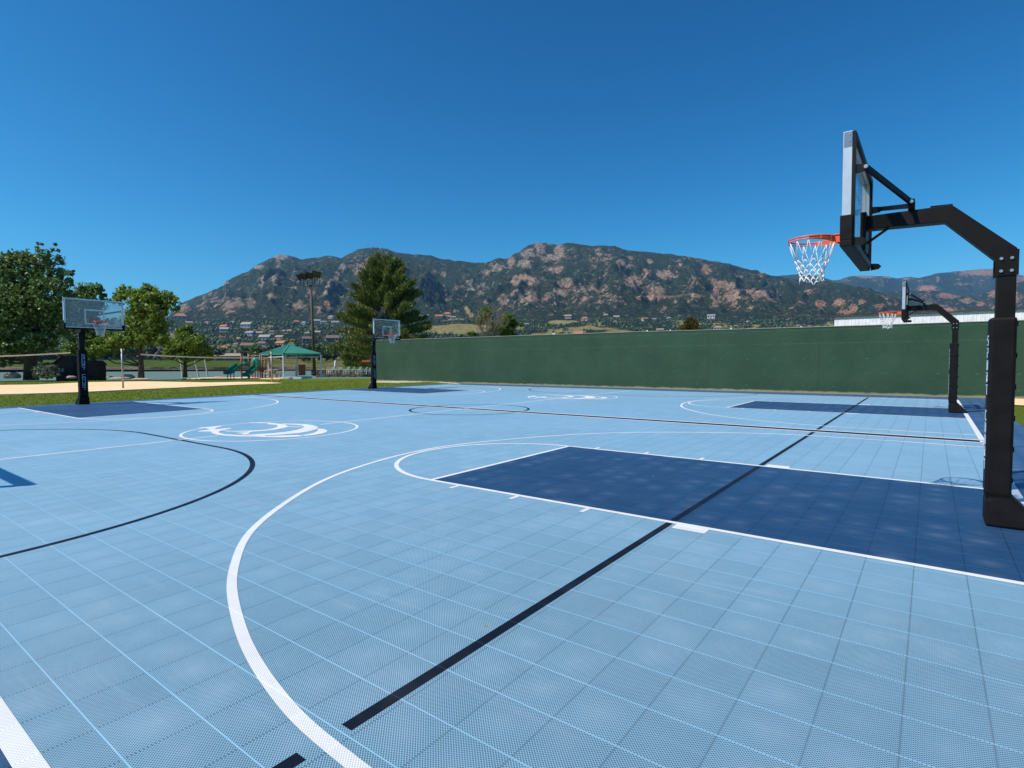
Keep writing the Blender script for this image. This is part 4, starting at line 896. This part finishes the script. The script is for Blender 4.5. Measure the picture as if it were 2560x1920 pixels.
# ------------------------------------------------------------------ shed, boulders, poles
def local_rot(): return math.atan2(RT[1], RT[0])
zsh = 48.5; q = gb(205, 944, zsh); k_ = zsh/FP
t = thing('shed', 'dark brown wooden shed with gabled porch end, behind the far left hoop pole', 'shed', (q[0], q[1], q[2]-.05), local_rot())
wx0, wx1 = -58*k_, 55*k_; hb = 38*k_; peak = 53*k_
dk = simple('dark_stained_boards', (.035, .018, .013, 1), .85, var=.35, sc=5)
gab = [(wx0, -.3), (wx0+46*k_, -.3), (wx0+46*k_, hb), (wx0+22*k_, peak), (wx0, hb*.96)]
MB().prism(gab, 1, -.3, .9).build('gable_wall', dk, t)
MB().box((wx0+46*k_+.005, -.2, -.3), (wx1-.45, .9, hb*.92)).build('side_wall', dk, t)
MB().prism([(wx0-.15, hb*.9), (wx0-.15, hb*.98), (wx0+22*k_, peak+.13), (wx0+49*k_, hb*1.02), (wx0+49*k_, hb*.94), (wx0+22*k_, peak+.03)], 1, -.5, 1.0).build('roof', simple('shed_roof', (.03, .017, .013, 1), .9), t)
MB().prism([(wx0+49*k_, hb*.93), (wx0+49*k_, hb*1.2), (wx1-.75, hb*1.15), (wx1-.35, hb*.86)], 1, -.4, 1.0).build('roof', simple('shed_roof2', (.035, .02, .015, 1), .9), t)
MB().box((wx0+14*k_, -.34, hb*.42), (wx0+21*k_, -.305, hb*.66)).build('notice', simple('green_notice', (.12, .30, .26, 1), .6), t)
MB().box((wx0+30*k_, -.335, .02), (wx0+40*k_, -.304, hb*.62)).build('door', simple('shed_door', (.02, .012, .01, 1), .8), t)
def boulder(u, v, z, s, label, mat='rockm', seed=0):
    import bmesh
    bm = bmesh.new(); bmesh.ops.create_icosphere(bm, subdivisions=3, radius=1); r = random.Random(seed); o3 = [r.uniform(0, 50) for _ in range(3)]
    for vv_ in bm.verts:
        c = vv_.co; n = fbm(np.array(c.x*1.3+o3[0]), np.array(c.y*1.3+c.z+o3[1]), 4, seed); vv_.co *= (.75+.5*float(n)); vv_.co.z = max(vv_.co.z, -.5)
    me = bpy.data.meshes.new('boulder'); bm.to_mesh(me); bm.free(); me.materials.append(MAT[mat]); o = obj('boulder', me); o.location = tuple(gb(u, v, z)); o.scale = s; o.rotation_euler = (0, 0, local_rot()); tag(o, label, 'boulder', 'lakeside boulders'); return o
boulder(30, 941, 46.5, (.62, .5, .34), 'pale pinkish flat topped boulder by the water left of the cottonwood trunk', seed=1)
boulder(178, 944, 46.5, (.42, .3, .16), 'low tan boulder in front of the dark brown shed', seed=2)
boulder(320, 943, 48, (.55, .4, .25), 'grey boulder right of the volleyball post by the water', seed=3)
boulder(300, 946, 47.5, (1.0, .4, .12), 'long low grey rock near the ash tree trunk', seed=4)
boulder(352, 948, 47.0, (.8, .4, .10), 'flat grey rock at the foot of the ash tree', seed=5)
boulder(275, 944, 48.0, (.3, .3, .14), 'small dark rock between shed and volleyball post', seed=6)
boulder(549, 943, 53.0, (.7, .4, .08), 'low pale rock by the water left of the slides', seed=7)
# ------------------------------------------------------------------ volleyball nets
vp = []
for u, v, vt, lab in ((308, 972.5, 871, 'grey volleyball post standing in the sand left of the ash tree trunk'), (680, 957.5, 878, 'grey volleyball post in the grass left of the shelter'), (202, 966, 873, 'volleyball post hidden behind the padded pole of the far left hoop')):
    q = gnd(u, v); z = depth(q); h = (v-vt)*z/FP
    t = thing('volleyball_post', lab, 'volleyball post', tuple(q), 0, 'volleyball posts')
    MB().tube([(0, 0, -.1), (0, 0, h)], .055, 10).build('post', 'grey_metal', t, smooth=True)
    mb = MB(); mb.tube([(0, 0, h), (0, 0, h+.04)], .065, 10); mb.tube([(0, -.05, h-.2), (0, -.12, h-.2)], .03, 6); mb.build('cap', 'black_metal', t); vp.append((q, h, z))
def vnet(A, B, label, n=24, sag=.10):
    t = thing('volleyball_net', label, 'volleyball net', tuple((np.array(A)+B)/2*np.array([1, 1, 0])), 0, 'volleyball nets'); o0 = (np.array(A)+B)/2*np.array([1, 1, 0])
    A = np.array(A)-o0; B = np.array(B)-o0
    pts = [A+(B-A)*i/n-np.array([0, 0, sag*4*(i/n)*(1-i/n)]) for i in range(n+1)]
    mb = MB()
    for p, q in zip(pts[:-1], pts[1:]): mb.beam(tuple(p), tuple(q), .02, .085)
    mb.build('top_tape', 'white_tape', t)
    mb = MB()
    nn = 90
    for i in range(nn+1):
        p = A+(B-A)*i/nn-np.array([0, 0, sag*4*(i/nn)*(1-i/nn)+.04]); mb.beam(tuple(p), tuple(p-np.array([0, 0, .9])), .0022, .0022)
    for j in range(1, 10):
        mb.beam(tuple(A-np.array([0, 0, j*.1+.05])), tuple(B-np.array([0, 0, j*.1+.05])), .0022, .0022)
    mb.build('mesh', simple('net_cord', (.05, .05, .05, 1), .9), t)
q1, h1, z1 = vp[0]; q2, h2, z2 = vp[1]; q3, h3, z3 = vp[2]
dd = (q2-q1)/np.linalg.norm(q2-q1)
A = at(352, 886, z1+.6*(1) + (z2-z1)*.12); B = at(668, 893.5, z1+(z2-z1)*.965)
vnet(A, B, 'right volleyball net with pale top tape strung in front of the ash tree and playground')
t = None
def rope(P, Q, label, name='net_rope'):
    mb = MB(); mb.tube([tuple(P), tuple(Q)], .012, 5); o = mb.build(name, simple('rope', (.05, .045, .04, 1), .9)); tag(o, label, 'rope', 'volleyball net ropes'); return o
rope(q1+np.array([0, 0, h1-.2]), A, 'thin dark rope from the left volleyball post to the right net tape')
rope(B, q2+np.array([0, 0, h2-.2]), 'thin dark rope from the right net tape to the post left of the shelter')
B2 = at(177, 881.5, z3+.4); A2 = at(-220, 892, z3-5.5)
vnet(A2, B2, 'left volleyball net with pale tape in front of the large cottonwood')
# ------------------------------------------------------------------ leaning white poles (swing frame)
for i, (u0, v0, u1, v1) in enumerate(((456, 940, 449.5, 884), (497, 939, 485, 893), (519.5, 938, 508, 876))):
    a_ = gb(u0, v0, 56.+i*.3); b_ = gb(u1, v1, 56.+i*.3)
    mb = MB(); mb.tube([(0, 0, -.2), tuple(b_-a_)], .075, 8); mb.tube([tuple((b_-a_)*.985), tuple((b_-a_)*1.01)], .085, 8)
    o = mb.build('leaning_pole', 'white_paint', loc=tuple(a_)); tag(o, ['leftmost leaning white pole, beside the maple trunk', 'middle leaning white pole by the water', 'rightmost and tallest leaning white pole by the water'][i], 'pole', 'leaning white poles')
# ------------------------------------------------------------------ playground
ZP = 51.0; kp = ZP/FP; pg0 = gb(640, 946, ZP)
pg = thing('playground', 'brown posted playground with two green slides between the poles and the shelter', 'playground', tuple(pg0), local_rot())
def lp(u, v, dy=0): return (((u-1280)*(ZP+dy)-(640-1280)*ZP)/FP, dy, (946-v)*kp)
brown = simple('brown_post', (.27, .065, .035, 1), .5); teal = simple('green_slide', (.0, .20, .13, 1), .3, spec=.6); tealL = simple('green_plastic', (.01, .30, .22, 1), .3)
for u, vt, dy, w_ in ((604.5,888,0,.055),(623,884,.3,.07),(632,890,1.6,.05),(638,888,1.6,.05),(651,887,0,.055),(656,887,1.2,.055),(664,897,.8,.045),(645,894,1.8,.04),(676,884,.5,.05)):
    MB().tube([lp(u, 946, dy), lp(u, vt, dy)], w_*1.25, 10).build('post', brown, pg, smooth=True)
def slide(cl, w_, name='slide'):
    mb = MB(); n = len(cl)
    # trough section: U shape
    sec = [(-w_, .22), (-w_, .0), (-w_*.6, -.06), (w_*.6, -.06), (w_, 0), (w_, .22), (w_*.86, .22), (w_*.86, .03), (w_*.5, -.02), (-w_*.5, -.02), (-w_*.86, .03), (-w_*.86, .22)]
    V = []; m_ = len(sec)
    for i, (x, y, z) in enumerate(cl):
        p = Vector((x, y, z)); d = (Vector(cl[min(i+1, n-1)])-Vector(cl[max(i-1, 0)])).normalized(); sd = d.cross(Vector((0, 0, 1))).normalized(); up = sd.cross(d)
        for a, b in sec: V.append(p+sd*a+up*b)
    Fs = [(i*m_+k2, i*m_+(k2+1) % m_, (i+1)*m_+(k2+1) % m_, (i+1)*m_+k2) for i in range(n-1) for k2 in range(m_)]+[tuple(range(m_))[::-1], tuple(range((n-1)*m_, n*m_))]
    mb.add(V, Fs); return mb.build(name, teal, pg, smooth=True)
slide([lp(602, 914, -.1), lp(596, 916, -.4), lp(588, 921, -.8), lp(582, 927, -1.1), lp(577, 931, -1.4), lp(571, 933, -1.7), lp(568, 933, -1.9)], .34)
slide([lp(643, 918, -.2), lp(636, 922, -.6), lp(629, 929, -1.0), lp(622, 936, -1.3), lp(616, 938, -1.6), lp(611, 937.5, -1.8)], .34)
for u, v, d_ in ((569.5, 934, -1.8), (577, 934, -1.4), (585, 930, -1.0), (620, 939, -1.4)): MB().tube([lp(u, 947, d_), lp(u, v, d_)], .04, 8).build('slide_leg', teal, pg)
mb = MB(); mb.tube([lp(635, 920, -.2), lp(635, 906, -.2), lp(638, 899, -.2), lp(642, 899, -.2), lp(646, 906, -.2), lp(648, 916, -.2)], [.10, .16, .2, .2, .17, .14], 10); mb.build('slide_hood', tealL, pg, smooth=True)
mb = MB(); mb.tube([lp(608, 914, .3), lp(612, 911, .3), lp(617, 910, .3), lp(621, 914, .3)], [.05, .2, .22, .1], 10); mb.build('climber_shell', tealL, pg, smooth=True)
mb = MB(); mb.tube([lp(616, 906, .8), lp(615, 898, .8), lp(613, 889, .8)], [.2, .25, .15], 8); mb.build('leafy_panel', simple('green_panel', (.02, .12, .06, 1), .5), pg)
mb = MB(); a_, b_ = lp(604, 921, -.1), lp(664, 919, 1.5); mb.box((a_[0], -.1, a_[2]), (b_[0], 1.6, a_[2]+.08)); mb.build('deck', simple('deck', (.08, .05, .045, 1), .8), pg)
for u0, u1, vv_, d_ in ((604, 623, 893, 0), (623, 651, 889, .2), (651, 664, 900, .5), (651, 676, 888, .3)): mb = MB(); mb.tube([lp(u0, vv_, d_), lp(u1, vv_, d_)], .045, 6); mb.build('rail', brown, pg)
for kq in range(5): mb = MB(); mb.tube([lp(606+kq*4, 915, 0), lp(606+kq*4, 924, 0)], .02, 5); mb.build('baluster', brown, pg)
mb = MB(); a_, b_ = lp(649, 930, .5), lp(662, 921, .5); mb.box((a_[0], .4, a_[2]), (b_[0], .5, b_[2])); mb.build('side_panel', simple('maroon_panel', (.08, .02, .02, 1), .6), pg)
mb = MB()
for u in (662, 671.5): mb.tube([lp(u, 946, -.5), lp(u, 926, -.5)], .03, 6)
for vv_ in (927, 934, 941): mb.tube([lp(662, vv_, -.5), lp(671.5, vv_, -.5)], .035, 6)
mb.build('step_ladder', simple('tan_metal', (.45, .40, .33, 1), .6), pg)
MB().box(lp(601, 918, -.18), lp(597.5, 923, -.12)).build('red_badge', simple('red_badge', (.35, .06, .05, 1), .5), pg)
# ------------------------------------------------------------------ shelter
ZS = 51.0; ks = ZS/FP; s0 = gb(727, 944, ZS)
sh = thing('picnic_shelter', 'open shelter with green metal hip roof on white posts', 'shelter', tuple(s0), local_rot())
def ls(u, v, dy): return (((u-1280)*(ZS+dy)-(727-1280)*ZS)/FP, dy, (944-900)*ks+(900-v)*ks*(1+dy/ZS))
Cn = {'l': ls(649, 883.5, 1.6), 'f': ls(708.5, 885, -2.0), 'r': ls(804, 884, .9), 'b': ls(742, 886, 4.4)}
zt = np.mean([Cn['l'][2], Cn['f'][2], Cn['r'][2]]); apex = ls(724, 862, 1.2)
for k2 in Cn: Cn[k2] = (Cn[k2][0], Cn[k2][1], zt)
mb = MB(); A = [Vector(Cn['l']), Vector(Cn['f']), Vector(Cn['r']), Vector(Cn['b'])]; ap = Vector(apex)
mb.add([tuple(p) for p in A]+[tuple(ap)]+[tuple(p-Vector((0, 0, .1))) for p in A], [(0, 1, 4), (1, 2, 4), (2, 3, 4), (3, 0, 4), (0, 5, 6, 1), (1, 6, 7, 2), (2, 7, 8, 3), (3, 8, 5, 0), (5, 8, 7, 6)])
rm = simple('green_metal_roof', (.035, .22, .15, 1), .35, 0, .12, 1.5, spec=.5); mb.build('roof', rm, sh)
mb = MB()
for i in range(4):
    a_, b_ = A[i], A[(i+1) % 4]; mb.beam(tuple(a_+Vector((0, 0, .02))), tuple(ap+Vector((0, 0, .03))), .09, .05)
    for j in range(1, 14):
        s_ = j/14; p = a_.lerp(b_, s_); lim = 1-abs(2*s_-1); m0 = a_.lerp(b_, .5)
        top_ = p+(ap-m0)*lim; mb.beam(tuple(p+Vector((0, 0, .012))), tuple(top_+Vector((0, 0, .012))), .03, .035)
mb.build('roof_seam', simple('green_seam', (.07, .33, .25, 1), .4), sh)
mb = MB()
for i in range(4): mb.beam(tuple(A[i]*.93+ap*.07*0-Vector((0, 0, .18))), tuple(A[(i+1) % 4]*.93-Vector((0, 0, .14))), .05, .05)
mb.build('eave_beam', 'white_paint', sh)
for nm, (u, v, dy) in {'f': (708.8, 945, -1.7), 'r': (803, 938, .9), 'b': (742.7, 938, 3.8), 'l': (671.5, 943, 1.5)}.items():
    x, y, z = ls(u, v, dy); MB().box((x-.05, y-.05, z-.2), (x+.05, y+.05, zt-.12)).build('post', 'white_paint', sh)
# wooden play hut / cabinet, trash bin, chairs near the shelter
def gthing(name, label, cat, u, v, z, group=None): return thing(name, label, cat, tuple(gb(u, v, z)), local_rot(), group)
kc = 52/FP
t = gthing('wooden_cabinet', 'tall red brown wooden cabinet under the right side of the shelter', 'cabinet', 755, 938, 52.)
MB().box((-6.5*kc, -.2, 0), (6.5*kc, .25, 25*kc)).build('body', simple('red_wood', (.22, .05, .02, 1), .5), t); MB().box((-6*kc, -.225, .1), (-.5*kc, -.203, 24*kc)).build('door', simple('orange_wood', (.38, .10, .02, 1), .4), t)
MB().box((-7*kc, -.25, 25*kc+.003), (7*kc, .3, 26.2*kc)).build('lid', simple('dark_lid', (.08, .03, .02, 1), .6), t)
t = gthing('outdoor_shower', 'slim grey shower column with white fittings left of the wooden cabinet', 'shower', 740.5, 941, 51.5)
MB().box((-.05, -.05, 0), (.09, .06, 26*kc)).build('column', 'grey_metal', t); MB().box((-5*kc, -.06, 19*kc), (-2*kc, .04, 25*kc)).build('sign', 'white_paint', t); MB().tube([(0, 0, 20*kc), (3.5*kc, 0, 26*kc), (4*kc, 0, 10*kc)], .03, 6).build('pipe', 'white_paint', t)
t = gthing('splash_pad', 'pale low concrete pad under the shelter', 'pad', 735, 943, 50.5); MB().box((-22*kc, -1, -.15), (28*kc, 1.6, .03)).build('slab', simple('pale_concrete', (.62, .66, .68, 1), .6), t)
t = gthing('utility_box', 'dark grey utility box at the foot of the light pole', 'utility box', 783, 938, 55.); MB().box((-.15, -.1, 0), (.15, .2, 12*kc)).build('cabinet', 'black_metal', t); MB().box((-.14, -.12, .1), (.14, -.103, 10*kc)).build('door', 'grey_metal', t)
# beach lounge chairs beside the stone wall
def chair(label, u, v, z, rz, mat='white_paint', group='beach chairs', s_=1.0):
    t = thing('beach_chair', label, 'chair', tuple(gb(u, v, z)), rz, group); t.scale = (s_, s_, s_)
    mb = MB(); mb.box((-.3, -.28, .36), (.35, .28, .41)); mb.build('seat', mat, t)
    mb = MB(); mb.beam((.3, 0, .4), (.62, 0, 1.05), .56, .05, up=(1, 0, 0)); mb.build('backrest', mat, t)
    for x, y in ((-.27, -.25), (-.27, .25), (.3, -.25), (.3, .25)):
        mb = MB(); mb.beam((x, y, 0), (x, y, .36), .06, .06, up=(1, 0, 0)); mb.build('leg', mat, t)
    for y in (-.3, .3):
        mb = MB(); mb.box((-.3, y-.04, .58), (.42, y+.04, .62)); mb.beam((-.26, y, .4), (-.26, y, .58), .05, .05, up=(1, 0, 0)); mb.build('arm', mat, t)
    return t
ordn = ['first', 'second', 'third', 'fourth', 'fifth', 'sixth', 'seventh', 'eighth', 'ninth', 'tenth']
for i, u in enumerate((824, 842, 862, 876, 892, 907, 919, 935)):
    chair(f'white beach chair, {ordn[i]} from the left in the row before the stone wall', u, 936, 58+i*.2, local_rot()+(.1 if i % 2 else -.15), s_=.74)
for i, u in enumerate((697, 689)):
    chair(['dark seated patio chair right beside the left shelter posts', 'dark patio chair nearest the right volleyball post'][i], u+2, 944, 50.8, local_rot()+i*2.8, 'grey_metal', 'patio chairs by the playground', .9)
t = gthing('patio_table', 'small pale patio table between the dark chairs', 'table', 684, 944, 50.4); MB().tube([(0, 0, 0), (0, 0, .68)], .04, 8).build('leg', 'grey_metal', t); MB().tube([(0, 0, .685), (0, 0, .72)], .42, 18).build('tabletop', 'white_paint', t)
# stone wall
t = gthing('stone_wall', 'low brown stone retaining wall behind the white beach chairs', 'wall', 870, 936, 62.)
sw = NT('rubble_stone'); vo = sw.n('ShaderNodeTexVoronoi'); vo.inputs['Scale'].default_value = 4.5; sw.l(sw.pos(), vo.inputs['Vector'])
sw.set(sw.mix(sw.ramp(vo.outputs['Distance'], .3, .75), sw.mix(sw.noise(6, 3), (.15, .11, .08, 1), (.32, .24, .18, 1)), (.04, .03, .025, 1)), .9); sw.bump(vo.outputs['Distance'], -1.0, .08)
kw = 62/FP; MB().box((-80*kw, 0, -.3), (75*kw, .5, 11*kw)).build('stonework', sw.m, t); MB().box((-80*kw, -.04, 11*kw+.002), (75*kw, .54, 13*kw)).build('capstone', simple('pale_cap', (.42, .36, .28, 1), .9), t)
t = gthing('closed_umbrella', 'closed white umbrella standing behind the stone wall', 'umbrella', 838.5, 925, 66.); ku = 66/FP
MB().tube([(0, 0, -.5), (0, 0, 24*ku)], .03, 6).build('pole', 'white_paint', t); MB().tube([(0, 0, 5*ku), (0, 0, 9*ku), (0, 0, 20*ku), (0, 0, 24*ku)], [.10, .15, .12, .03], 9).build('canopy', 'white_paint', t, smooth=True)
t = gthing('lamp_post', 'thin black lamp post behind the beach chairs, left of the hoop pole', 'lamp post', 877.5, 930, 64.); MB().tube([(0, 0, -.5), (0, 0, 27*ku)], .04, 8).build('pole', 'black_metal', t); MB().tube([(0, 0, 27*ku), (0, 0, 29*ku)], [.10, .05], 8).build('lamp_head', 'black_metal', t)
om = simple('orange_rail', (.62, .13, .045, 1), .5)
t = gthing('orange_gate_frame', 'orange goal like frame partly hidden by the left end of the green wall', 'frame', 945, 940, 66.)
MB().box((-40*ku, 0, 35*ku), (8*ku, .12, 40*ku)).build('crossbar', om, t)
for x in (-6.5, -3.5, 6): MB().box((x*ku-.05, .01, -.2), (x*ku+.05, .11, (35 if x != -3.5 else 24)*ku)).build('post', om, t)
# sport light pole
zl = depth(gnd(786.5, 938.5)); kl = zl/FP; q = gnd(786.5, 938.5)
t = thing('light_pole', 'tall brown light pole with four dark floodlights above the shelter', 'light pole', (q[0], q[1], -.05), local_rot())
hP = (938-716)*kl
bm_ = simple('weathered_wood_pole', (.085, .062, .040, 1), .8, var=.25, sc=4)
MB().tube([(0, 0, 0), (-4.6*kl, 0, hP)], [.175, .125], 10).build('pole', bm_, t, smooth=True)
cx_ = -5*kl
mb = MB(); mb.tube([(cx_, 0, hP-.3), (cx_, 0, hP+.12)], .13, 10); mb.tube([(cx_-22*kl, 0, hP+.06), (cx_+22*kl, 0, hP+.06)], .035, 8); mb.build('crossarm', 'black_metal', t)
dkm = simple('dark_fixture', (.035, .032, .03, 1), .5); lens_m = simple('lamp_lens', (.05, .04, .03, 1), .25)
for i, (u, v, w_, ry, rz) in enumerate(((751, 693.5, 15, .15, -1.15), (764.5, 691, 15, .1, -.25), (779.5, 689.5, 16, .1, -.1), (797, 687, 19, .1, .2))):
    f = bpy.data.objects.new('floodlight', None); COL.objects.link(f); f.parent = t; f.location = ((u-786.5)*kl, -.1, (938-v)*kl); f.rotation_euler = (.42, .22, rz)
    ww = w_*kl*.56; f.scale = (1, 1.15, 1.2)
    mb = MB(); mb.add([(-ww, -.05, -.28), (ww, -.05, -.28), (ww, -.05, .32), (-ww, -.05, .32), (-ww*.6, .48, -.16), (ww*.6, .48, -.16), (ww*.6, .48, .16), (-ww*.6, .48, .16)], [(0, 1, 2, 3), (4, 7, 6, 5), (0, 4, 5, 1), (1, 5, 6, 2), (2, 6, 7, 3), (3, 7, 4, 0)])
    mb.build('housing', dkm, f, bevel=.01)
    mb = MB(); mb.box((-ww*.86, -.075, -.23), (ww*.86, -.055, .27)); mb.build('lens', lens_m, f)
    xb = (u-786.5)*kl
    mb = MB(); mb.tube([(xb-.25, 0, (938-v)*kl-.1), (xb-.25, 0, hP+.12), (xb-.1, 0, hP+.04), (xb+.1, 0, hP+.04), (xb+.25, 0, hP+.12), (xb+.25, 0, (938-v)*kl-.1)] if i != 1 else [(xb, 0, (938-v)*kl-.1), (xb, 0, hP+.06)], .026, 6); mb.build('yoke', 'black_metal', t)
# grass tufts near the court's far edge
N = 52000; r = np.random.default_rng(12)
zz = r.uniform(19, 47, N); uu = r.uniform(-60, 1130, N); G0 = CAM*np.array([1, 1, 0])+zz[:, None]*FH+((uu-1280)/FP*zz)[:, None]*RT
okm = (G0[:, 0] < -88.0*F) | ((G0[:, 1] > 69.7*F) & (G0[:, 0] > -90*F) & (G0[:, 0] < -95*F))
poly = np.array([(q[0], q[1]) for q in sp])
def inside(P, poly):
    x, y = P[:, 0], P[:, 1]; c = np.zeros(len(P), bool); j = len(poly)-1
    for i in range(len(poly)):
        xi, yi = poly[i]; xj, yj = poly[j]; c ^= ((yi > y) != (yj > y)) & (x < (xj-xi)*(y-yi)/(yj-yi+1e-12)+xi); j = i
    return c
okm &= ~inside(G0, poly); G0 = G0[okm]; N = len(G0)
az = r.random(N)*6.28; wv = np.stack([np.cos(az), np.sin(az), 0*az], 1)*.018; hv = np.stack([r.normal(size=N)*.02, r.normal(size=N)*.014, .022+.022*r.random(N)], 1)
V = np.stack([G0-wv, G0+wv, G0+hv], 1).reshape(-1, 3); V[:, 2] += -.015
tag(obj('grass_tufts', mesh_np('grass_tufts', V, np.arange(3*N).reshape(-1, 3), MAT['blade'])), 'short green grass blades on the lawn beside the court', 'grass', kind='stuff')
# ------------------------------------------------------------------ sun and sky
SD = Vector((-.504, -.750, 1.0)).normalized()
sl = bpy.data.lights.new('sun', 'SUN'); so = bpy.data.objects.new('sun', sl); COL.objects.link(so)
sl.energy = 3.9; sl.angle = math.radians(.53); sl.color = (1.0, .93, .82); so.rotation_euler = SD.to_track_quat('Z', 'Y').to_euler()
wd = bpy.data.worlds.new('World'); S.world = wd; wd.use_nodes = True; nt = wd.node_tree; nt.nodes.clear()
sk_ = nt.nodes.new('ShaderNodeTexSky'); sk_.sky_type = 'NISHITA'; sk_.sun_disc = False
sk_.sun_elevation = math.asin(SD.z); sk_.sun_rotation = math.atan2(SD.x, SD.y)
sk_.altitude = 1900; sk_.air_density = 1.0; sk_.dust_density = .3; sk_.ozone_density = 3.5
bg = nt.nodes.new('ShaderNodeBackground'); bg.inputs[1].default_value = .09; ow = nt.nodes.new('ShaderNodeOutputWorld')
sr = nt.nodes.new('ShaderNodeSeparateColor'); cr = nt.nodes.new('ShaderNodeCombineColor'); nt.links.new(sk_.outputs[0], sr.inputs[0])
EXPO = .5
for i, (k_, p_) in enumerate(((3.4, 2.4), (2.15, 1.43), (1.80, 1.18))):       # deep polarised blue of a high dry sky
    a_ = nt.nodes.new('ShaderNodeMath'); a_.operation = 'MULTIPLY'; a_.inputs[1].default_value = .09; nt.links.new(sr.outputs[i], a_.inputs[0])
    b_ = nt.nodes.new('ShaderNodeMath'); b_.operation = 'POWER'; b_.inputs[1].default_value = p_; nt.links.new(a_.outputs[0], b_.inputs[0])
    c_ = nt.nodes.new('ShaderNodeMath'); c_.operation = 'MULTIPLY'; c_.inputs[1].default_value = k_/.09/2**EXPO; nt.links.new(b_.outputs[0], c_.inputs[0]); nt.links.new(c_.outputs[0], cr.inputs[i])
nt.links.new(cr.outputs[0], bg.inputs[0]); nt.links.new(bg.outputs[0], ow.inputs[0])
# haze
USE_HAZE = True
if USE_HAZE:
    hm = bpy.data.materials.new('air'); hm.use_nodes = True; ht = hm.node_tree; ht.nodes.clear(); ho = ht.nodes.new('ShaderNodeOutputMaterial'); hv_ = ht.nodes.new('ShaderNodeVolumePrincipled')
    hv_.inputs['Color'].default_value = (.24, .60, 1, 1); hv_.inputs['Density'].default_value = 4.2e-5; hv_.inputs['Anisotropy'].default_value = .2; ht.links.new(hv_.outputs[0], ho.inputs[1])
    mb = MB(); mb.box((-31000, -31000, -10), (31000, 31000, 1750)); h = mb.build('haze', hm); h['kind'] = 'stuff'; h['label'] = 'thin blue haze over the distant mountains'; h['category'] = 'haze'
S.view_settings.view_transform = 'Standard'; S.view_settings.look = 'None'; S.view_settings.gamma = 1; S.view_settings.exposure = EXPO
S.render.engine = 'CYCLES'
